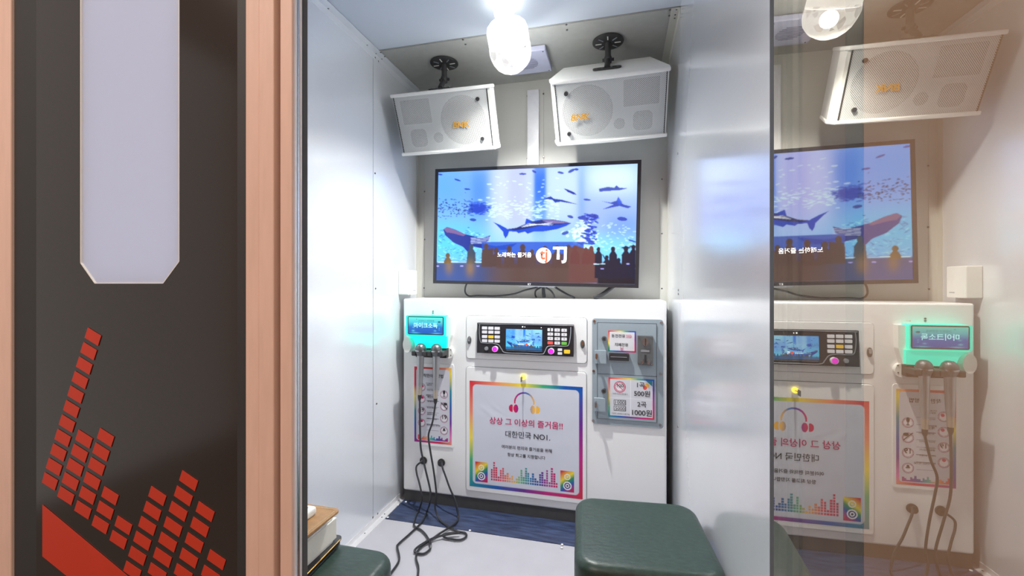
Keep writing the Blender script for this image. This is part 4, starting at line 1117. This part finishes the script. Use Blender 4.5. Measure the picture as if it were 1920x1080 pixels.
def cab(name, pts, r, label):
    o = MB().tube(pts, r, 8, 6).build(name, M_cable, None, True); return tag(o, label, 'cable', 'cables under the television')
ZCT = CZ1 + 0.005
def w4(x, y, yy=2.02): 
    p = on(*q4(x, y), 1, yy); p.z = max(p.z, ZCT); return p
cab('television_cable', [w4(362, 925), w4(345, 960), w4(344, 1000), w4(370, 1024), w4(430, 1022), w4(560, 1024), w4(680, 1010), w4(760, 984), w4(850, 964, 2.015)], 0.004, 'black cable looping at the left below the television')
cab('television_cable', [w4(880, 960, 2.03), w4(838, 985, 2.03), w4(832, 1015, 2.03), w4(842, 1050, 2.03)], 0.004, 'short black cable bending left under the screen centre')
cab('television_cable', [w4(905, 964, 2.0), w4(940, 985, 2.0), w4(962, 1015, 2.0), w4(968, 1045, 2.0)], 0.004, 'thin black cable arcing right under the screen centre')
cab('television_cable', [w4(950, 950, 2.01), w4(1000, 980, 2.01), w4(1060, 1015, 2.01), w4(1110, 1045, 2.01)], 0.0045, 'black cable running down right of the screen centre')
cab('television_cable', [w4(1385, 950, 2.0), w4(1340, 985, 2.0), w4(1290, 1020, 2.0), w4(1240, 1040, 2.0)], 0.010, 'thick black power cable at the right below the television')
cab('television_cable', [w4(888, 950, 2.02), w4(890, 990, 2.02), w4(895, 1045, 2.02)], 0.008, 'dark wrapped plug hanging behind the screen centre')

# cable duct and wall socket box
a0 = BW.at(990, 230)[0]; a1 = BW.at(1012, 230)[0]
du_ = thing('cable_duct', ((a0 + a1) / 2, YB, 1.6), 'pale vertical cable duct on the back wall between the loudspeakers', 'cable duct')
MB().box((a0, YB - 0.022, CAM_H + 0.3), (a1, YB, ZT - 0.05), 0.002).build('cover', M_alu, du_)
MB().box((a1, YB - 0.004, CAM_H + 0.3), (a1 + 0.02, YB, ZT - 0.05)).build('flange', M_back, du_)
rivets(du_, BW.shifted(.004), [(1019, 176), (1019, 295)]); rivets(du_, BW, [(989, 180), (989, 297)])
bp0 = on(765.5, 530, 0, XL + 0.052)
yb0, zb0, zb1 = bp0.y, on(766, 552.8, 0, XL + 0.052).z, on(766, 506.3, 0, XL + 0.052).z
yb1 = on(782, 530, 0, XL + 0.052).y
sb = thing('wall_socket_box', (XL, (yb0 + yb1) / 2, zb0), 'small white box on the left wall beside the television', 'socket box')
MB().box((XL, yb0, zb0), (XL + 0.052, yb1, zb1), 0.004, 3).build('housing', M_wplas, sb)
MB().box((XL + 0.051, yb0 + 0.05, zb0 + 0.018), (XL + 0.053, yb0 + 0.075, zb0 + 0.021)).build('vent_mark', M_grey, sb)

# ------------------------------------------------------------------ loudspeakers
def speaker(cx, cy, cz, yaw, pitch, roll, mirror, label):
    Rm = Matrix.Rotation(yaw, 4, 'Z') @ Matrix.Rotation(pitch, 4, 'X') @ Matrix.Rotation(roll, 4, 'Y')
    eul = Rm.to_euler('XYZ')
    t = thing('loudspeaker', (cx, cy, CAM_H + cz), label, 'speaker', 'white ceiling loudspeakers')
    t.rotation_euler = eul
    M = parent_world(t)
    w, h, D = 0.4145 / 2, 0.229 / 2, 0.206
    s = -1 if mirror else 1                      # s=+1: woofer at the right
    def loc(name, mb, m, parent=t, smooth=False):
        bmesh.ops.transform(mb.bm, matrix=M, verts=mb.bm.verts[:]); return mb.build(name, m, parent, smooth)
    P = Plane((0, 0, 0), (1, 0, 0), (0, 0, 1))
    # plan outline: woofer side panel folds back, outer side sweeps back
    e = 0.008
    outer, inner = [(-w - e, 0.004), (-w - e, 0.03), (-w + 0.05, D), (w - 0.02, D), (w + 0.022, 0.035), (w + 0.012, 0.004)], None
    if s < 0: outer = [(-x, y) for x, y in outer][::-1]
    mb = MB(); mb.quad_prism([(x, y + 0.004, -h - 0.002) for x, y in outer], (0, 0, 2 * h + 0.004)); loc('enclosure', mb, M_spk)
    for z0, z1 in ((h, h + 0.014), (-h - 0.014, -h)):
        capo = [(x * 1.0 + (0.004 if x > 0 else -0.004), y + (0.002 if y > .1 else 0)) for x, y in outer]
        # bowed front edge
        fr = [(x, -0.006 - 0.010 * math.cos(x / (w + .03) * math.pi / 2)) for x in np.linspace(w + .012, -w - .012, 9)]
        back = [p for p in capo if p[1] > 0.02]; back = sorted(back, key=lambda p: p[0])
        poly = [(x, y) for x, y in fr] + back
        mb = MB(); mb.quad_prism([(x, y, z0) for x, y in poly], (0, 0, z1 - z0)); c = loc('end_cap', mb, M_spk)
        bv = c.modifiers.new('edge', 'BEVEL'); bv.width = 0.004; bv.segments = 2; bv.limit_method = 'ANGLE'
    mb = MB(); mb.rrect(P, -w, -h, w, h, 0.002, -0.012, -0.006); baf = loc('baffle', mb, M_baf)
    # drivers
    wx = s * 0.088
    mb = MB(); mb.lathe([(0.1, 0.004), (0.094, 0.007), (0.088, 0.002), (0.03, -0.03), (0.028, -0.024), (0.0, -0.018)], Matrix.Translation((wx, 0.009, 0)) @ Matrix.Rotation(math.pi / 2, 4, 'X'), 36); loc('woofer', mb, M_cone, t, True)
    mb = MB(); mb.rrect(P, -s * 0.118 - 0.066, 0.002, -s * 0.118 + 0.066, 0.1, 0.004, -0.008, -0.004); loc('port', mb, M_cone)
    mb = MB(); mb.disc(P, -s * 0.035, -0.062, 0.022, -0.008, -0.004); loc('tweeter', mb, M_cone)
    mb = MB(); mb.rrect(P, -s * 0.125 - 0.037, -0.095, -s * 0.125 + 0.037, -0.02, 0.02, -0.008, -0.004); loc('tweeter', mb, M_cone)
    # perforated bowed grille
    n = 24; mb = MB(); rows = []
    for k in range(n + 1):
        x = -w + 2 * w * k / n; y = -0.001 - 0.009 * math.cos(x / w * math.pi / 2)
        rows.append([mb.bm.verts.new((x, y, z)) for z in (-h, h)])
    for A, B in zip(rows, rows[1:]): mb.bm.faces.new((A[0], B[0], B[1], A[1]))
    gr = loc('grille', mb, M_grille, t, True)
    for x0, x1 in ((-w - .0015, -w + .0012), (w - .0012, w + .0015)):
        mb = MB(); mb.box((x0, -0.003, -h), (x1, 0.004, h)); loc('grille_edge', mb, M_gap)
    G = Plane((0, -0.009, 0), (1, 0, 0), (0, 0, 1))
    for z in (0.078, -0.08):
        mb = MB(); mb.disc(G, s * 0.166, z, 0.008, -0.006, 0.0005, 16); loc('grille_bolt', mb, M_black)
    # lettering badge
    W3 = M.to_3x3()
    PB = Plane(M @ Vector((0, -0.0125, 0)), W3 @ Vector((1, 0, 0)), W3 @ Vector((0, 0, 1)))
    bd = MB(); 
    text_ab('badge', 'BNK', PB, s * 0.088 * 1.0 + (-0.006 if s > 0 else -0.028), -0.015, 0.078, M_gold, t, 0.9, 0.035)
    return t
spL = speaker(-0.742, 1.744, 0.698, 0.036, 0.452, -0.007, False, 'white loudspeaker hanging left of the party lamp, bolts on its right')
spR = speaker(-0.041, 1.751, 0.688, 0.016, 0.663, -0.016, True, 'white loudspeaker hanging at the right wall, bolts on its left')
def bracket(px, py, sp, label):
    c = on(px, py, 2, ZT); c.z = ZT
    b = thing('speaker_bracket', c, label, 'bracket', 'black speaker brackets')
    mb = MB(); mb.lathe([(0.062, 0), (0.062, 0.004), (0.055, 0.007), (0.02, 0.008), (0.0, 0.008)], Matrix.Translation(c) @ Matrix.Rotation(math.pi, 4, 'X'), 32); dsc = mb.build('ceiling_disc', M_black, b, True)
    for k in range(8):
        t = math.pi / 4 * k; r = 0.038
        mb = MB(); d = Vector((math.cos(t), math.sin(t), 0)); n = Vector((-d.y, d.x, 0))
        q = c + d * r + Vector((0, 0, -0.008))
        mb.quad_prism([q - d * .012 - n * .0022, q + d * .012 - n * .0022, q + d * .012 + n * .0022, q - d * .012 + n * .0022], (0, 0, -0.0012))
        mb.build('slot', M_silver if k % 2 else M_wplas, dsc)
    W = parent_world(sp)
    tp = W @ Vector((c.x - sp.location.x, 0.085, 0.115 + 0.0145))
    up = W.to_3x3() @ Vector((0, 0, 1))
    mid = Vector((c.x, c.y, c.z - 0.075))
    mb = MB(); mb.tube([c - Vector((0, 0, .005)), mid], 0.012, 12, smooth=False); mb.build('stem', M_black, b, True)
    mb = MB(); mb.lathe([(0.0, -.018), (0.014, -.012), (0.018, 0), (0.014, .012), (0, .018)], Matrix.Translation(mid), 14); jn = mb.build('ball_joint', M_black, b, True)
    mb = MB(); mb.tube([mid + Vector((-0.022, 0, 0)), mid + Vector((0.024, 0, 0))], 0.006, 8, smooth=False); mb.build('clamp_screw', M_black, jn)
    mb = MB(); mb.tube([mid, tp + up * 0.004], 0.0115, 12, smooth=False); mb.build('arm', M_black, b, True)
    Wp = W.to_3x3(); PP = Plane(tp, Wp @ Vector((1, 0, 0)), Wp @ Vector((0, 1, 0)))
    mb = MB(); mb.rrect(PP, -0.055, -0.016, 0.055, 0.016, 0.015, 0.0, 0.005); pl_ = mb.build('speaker_plate', M_black, b)
    for a in (-.04, -.018, .018, .04):
        mb = MB(); mb.disc(PP, a, 0, .004, .005, .0075, 10); mb.build('screw', M_greyd, pl_)
    return b
bracket(833, 118, spL, 'black round ceiling bracket holding the left loudspeaker')
bracket(1140, 77.5, spR, 'black round ceiling bracket holding the right loudspeaker')

# ceiling vent
p1 = on(1022, 93, 2, ZT - .022); p2 = on(1035.5, 133, 2, ZT - .022); p3 = on(957, 143, 2, ZT - .022)
vx1 = (p1.x + p2.x) / 2; vx0 = p3.x; vy1 = (p2.y + p3.y) / 2; vy0 = p1.y
vt = thing('ceiling_vent', ((vx0 + vx1) / 2, (vy0 + vy1) / 2, ZT), 'square lavender vent box on the ceiling behind the party lamp', 'vent')
MB().box((vx0, vy0, ZT - 0.022), (vx1, vy1, ZT), 0.003).build('housing', M_lav, vt)
VP = Plane(((vx0 + vx1) / 2, (vy0 + vy1) / 2, ZT - 0.022), (1, 0, 0), (0, -1, 0))
for k in range(9):
    y = (k - 4) * 0.0105; hw = math.sqrt(max(1e-5, .05 ** 2 - y * y))
    MB().rrect(VP, -hw, y - .0022, hw, y + .0022, .002, 0, .0012).build('louvre', mat('louvre_grey', (140, 142, 164), .6), vt)
for sx in (-1, 1):
    for sy in (-1, 1): MB().disc(VP, sx * ((vx1 - vx0) / 2 - .012), sy * ((vy1 - vy0) / 2 - .012), .003, 0, .0015, 10).build('screw', M_greyd, vt)

# ------------------------------------------------------------------ party lamp
Bp = on(941, -4, 2, ZT); Tp = depth(964, 139.5, 1.62)
axv = (Tp - Bp).normalized(); LL = (Tp - Bp).length
Ml = Matrix.Translation(Bp) @ axv.to_track_quat('Z', 'Y').to_matrix().to_4x4()
lp = thing('party_lamp', Bp, 'glowing white crystal ball party lamp hanging from the ceiling', 'lamp')
RB = 0.078
MB().lathe([(0.05, -0.012), (0.05, 0.012), (0.04, 0.016)], Ml, 32).build('ceiling_rose', M_lamp, lp, True)
MB().lathe([(0.036, 0.014), (0.036, 0.05), (0.03, 0.056)], Ml, 28).build('socket', M_lamp, lp, True)
zc_ = LL - RB
MB().lathe([(0.03, 0.054), (0.05, 0.062), (0.068, 0.078), (0.0745, 0.098), (0.0745, zc_ - 0.012), (0.07, zc_ - 0.01)], Ml, 36).build('housing', lit('white_lamp_shell', (250, 250, 246), 0.95), lp, True)
bm = bmesh.new(); bmesh.ops.create_icosphere(bm, subdivisions=3, radius=RB)
bmesh.ops.bisect_plane(bm, geom=bm.verts[:] + bm.edges[:] + bm.faces[:], plane_co=(0, 0, -0.018), plane_no=(0, 0, 1), clear_inner=True)
rr = random.Random(2)
for v in bm.verts: v.co *= 1 + rr.uniform(-.022, .012)
bmesh.ops.transform(bm, matrix=Ml @ Matrix.Translation((0, 0, zc_)), verts=bm.verts[:])
mb = MB(); mb.bm.free(); mb.bm = bm; mb.build('crystal_dome', M_crystal, lp)
lpos = (Ml @ Vector((0, 0, zc_ + 0.02))) - Bp
ld = bpy.data.lights.new('lamp_light', 'POINT'); ld.energy = 2.5; ld.color = (1.0, 0.985, 0.95); ld.shadow_soft_size = 0.025
lo = bpy.data.objects.new('lamp_light', ld); COL.objects.link(lo); lo.parent = lp; lo.location = lpos
# main beam added in the lamp, shaped downward to keep the loudspeakers dimmer
ld = bpy.data.lights.new('lamp_beam', 'SPOT'); ld.energy = 152; ld.color = (1.0, 0.985, 0.95); ld.shadow_soft_size = 0.02
ld.spot_size = math.radians(142); ld.spot_blend = 1.0
lo = bpy.data.objects.new('lamp_beam', ld); COL.objects.link(lo); lo.parent = lp; lo.location = lpos
lo.rotation_euler = Vector((0.0, 0.06, -1.0)).to_track_quat('-Z', 'Y').to_euler()

# ------------------------------------------------------------------ stools
def stool(cx, cy, rz, w, d, h, label):
    t = thing('stool', (cx, cy, 0), label, 'stool', 'square leather stools'); t.rotation_euler = (0, 0, rz)
    M = parent_world(t)
    def loc(name, mb, m, smooth=False, parent=t):
        bmesh.ops.transform(mb.bm, matrix=M, verts=mb.bm.verts[:]); return mb.build(name, m, parent, smooth)
    th_ = 0.075; rad = 0.05
    R_ = 0.021; z0 = h - th_
    rings = [(0.03, z0), (0.009, z0), (0.0026, z0 + 0.0026), (0.0, z0 + 0.009), (0.0, z0 + 0.03)]
    rings += [(R_ * (1 - math.cos(t)), h - R_ + R_ * math.sin(t)) for t in np.linspace(0, math.pi / 2, 9)]
    rings += [(0.04, h + 0.0016), (0.07, h + 0.0034), (0.11, h + 0.0046)]
    mb = MB(); prev = None
    for ins, z in rings:
        rd = max(rad - ins, 0.006); cur = []
        for cx_, cy_, t0 in ((w / 2 - ins - rd, d / 2 - ins - rd, 0), (-w / 2 + ins + rd, d / 2 - ins - rd, 90), (-w / 2 + ins + rd, -d / 2 + ins + rd, 180), (w / 2 - ins - rd, -d / 2 + ins + rd, 270)):
            for k in range(9):
                t = math.radians(t0 + 90 * k / 8); cur.append(mb.bm.verts.new((cx_ + rd * math.cos(t), cy_ + rd * math.sin(t), z)))
        if prev is None: mb.bm.faces.new(cur[::-1])
        else:
            for i in range(len(cur)): mb.bm.faces.new((prev[i], prev[(i + 1) % len(cur)], cur[(i + 1) % len(cur)], cur[i]))
        prev = cur
    mb.bm.faces.new(prev)
    loc('cushion', mb, M_green, True)
    i = 0.016
    mb = MB(); mb.box((-w / 2 + i, -d / 2 + i, 0.0), (w / 2 - i, d / 2 - i, h - th_)); bs_ = loc('base_box', mb, M_brownp)
    for sx in (-1, 1):
        for sy in (-1, 1):
            mb = MB(); x, y = sx * (w / 2 - i), sy * (d / 2 - i)
            mb.box((min(x, x - sx * .024) - .0015, min(y, y - sy * .024) - .0015, 0), (max(x, x - sx * .024) + .0015, max(y, y - sy * .024) + .0015, h - th_), 0.001); loc('corner_strip', mb, M_beige, parent=bs_)
    return t
stool(0.045, 1.040, math.radians(5), 0.300, 0.300, 0.45, 'dark green square leather stool standing at the right wall, empty')
stool(-0.606, 0.688, math.radians(0), 0.300, 0.300, 0.45, 'dark green square leather stool at the left with songbooks stacked on it')

# ------------------------------------------------------------------ songbooks and remote on the left stool
def book(cx, cy, z, rz, w, d, th_, mcover, label, stitch=False, gold=False, over=0.008, tilt=0.0):
    t = thing('songbook', (cx, cy, z), label, 'book', 'stacked songbooks'); t.rotation_euler = (tilt, 0, rz)
    M = parent_world(t)
    def loc(name, mb, m, parent=t):
        bmesh.ops.transform(mb.bm, matrix=M, verts=mb.bm.verts[:]); return mb.build(name, m, parent)
    P = Plane((0, 0, 0), (1, 0, 0), (0, 1, 0))
    ct = 0.004
    sh = max(over - .006, 0)
    mb = MB(); mb.rrect(P, -w / 2, -d / 2, w / 2 - sh, d / 2 - sh, 0.012, 0, ct); loc('back_cover', mb, mcover)
    mb = MB(); mb.rrect(P, -w / 2, -d / 2, w / 2, d / 2, 0.012, th_ - ct, th_); c = loc('front_cover', mb, mcover)
    mb = MB(); mb.box((-w / 2, -d / 2 + .012, ct), (-w / 2 + .006, d / 2 - .012, th_ - ct)); loc('spine', mb, mcover)
    mb = MB(); mb.box((-w / 2 + .007, -d / 2 + .008, ct), (w / 2 - over, d / 2 - over, th_ - ct), .0015); loc('pages', mb, M_page if not stitch else M_greyd)
    if stitch:
        mb = MB(); s = .006
        for k in range(60):
            u = -d / 2 + .012 + k * (d - .024) / 60
            mb.box((w / 2 - s - .001, u, th_ - .0002), (w / 2 - s, u + (d - .024) / 105, th_ + .0008))
            mb.box((-w / 2 + .012 + k * (w - .024) / 60, d / 2 - s - .001, th_ - .0002), (-w / 2 + .012 + k * (w - .024) / 60 + (w - .024) / 105, d / 2 - s, th_ + .0008))
        loc('stitching', mb, M_stitch, c)
    if gold:
        mb = MB()
        pts = [(w / 2 - .012, -d / 2, 0), (w / 2 - .002, -d / 2 + .006, 0), (w / 2, -d / 2 + .014, 0), (w / 2, d / 2 - .014, 0), (w / 2 - .004, d / 2 - .004, 0), (w / 2 - .014, d / 2, 0), (-w / 2 + .01, d / 2, 0)]
        mb.tube([Vector(p) + Vector((0, 0, th_ - .001)) for p in pts], 0.001, 6, 3, False); loc('gilt_edge', mb, M_gold, c)
    return t
def corner_book(px, py, z_top, rz, w, d, **k):
    """put the far right corner of a book where it is seen"""
    c = on(px, py, 2, z_top); R = Matrix.Rotation(rz, 3, 'Z')
    o = R @ Vector((w / 2, d / 2, 0))
    return c.x - o.x, c.y - o.y
za = 0.4565
def at_corner(x, y, rz, w, d):
    o = Matrix.Rotation(rz, 3, 'Z') @ Vector((w / 2, d / 2, 0)); return x - o.x, y - o.y
x, y = at_corner(-.584, .826, math.radians(4.5), .21, .24); book(x, y, za, math.radians(4.5), .21, .24, .013, M_black, 'thin black songbook with gilt edge lying lowest on the left stool', gold=True)
zb = za + .0135
x, y = at_corner(-.590, .806, math.radians(1), .2, .23); book(x, y, zb, math.radians(1), .2, .23, .052, mat('white_card_cover', (226, 228, 224), .5), 'thick white paged songbook in the middle of the stack on the left stool', over=-.002)
zd = zb + .0525
x, y = at_corner(-.566, .792, math.radians(-.5), .225, .25); book(x, y, zd, math.radians(-.5), .225, .25, .024, M_tan, 'tan leather songbook with cream stitching on top of the stack', stitch=True, over=.03)
zr = zd + .0225
rc = on(600.5, 946, 2, zr + .018)
rm = thing('remote_control', (-.634, .675, zr), 'white remote control lying on the tan leather songbook', 'remote control'); rm.rotation_euler = (0, 0, math.radians(-2))
Mr = parent_world(rm)
def locr(name, mb, m, parent=rm):
    bmesh.ops.transform(mb.bm, matrix=Mr, verts=mb.bm.verts[:]); return mb.build(name, m, parent, False)
locr('shell', MB().box((-.03, -.09, .0005), (.03, .09, .018), .006, 3), M_wplas)
locr('display', MB().box((-.022, .045, .0175), (.018, .078, .0186), .0004), M_black)
for r_ in range(5):
    for c_ in range(3): locr('button', MB().box((-.02 + c_ * .015, -.07 + r_ * .02, .0175), (-.01 + c_ * .015, -.058 + r_ * .02, .0195), .001), M_grey)

flush_texts()
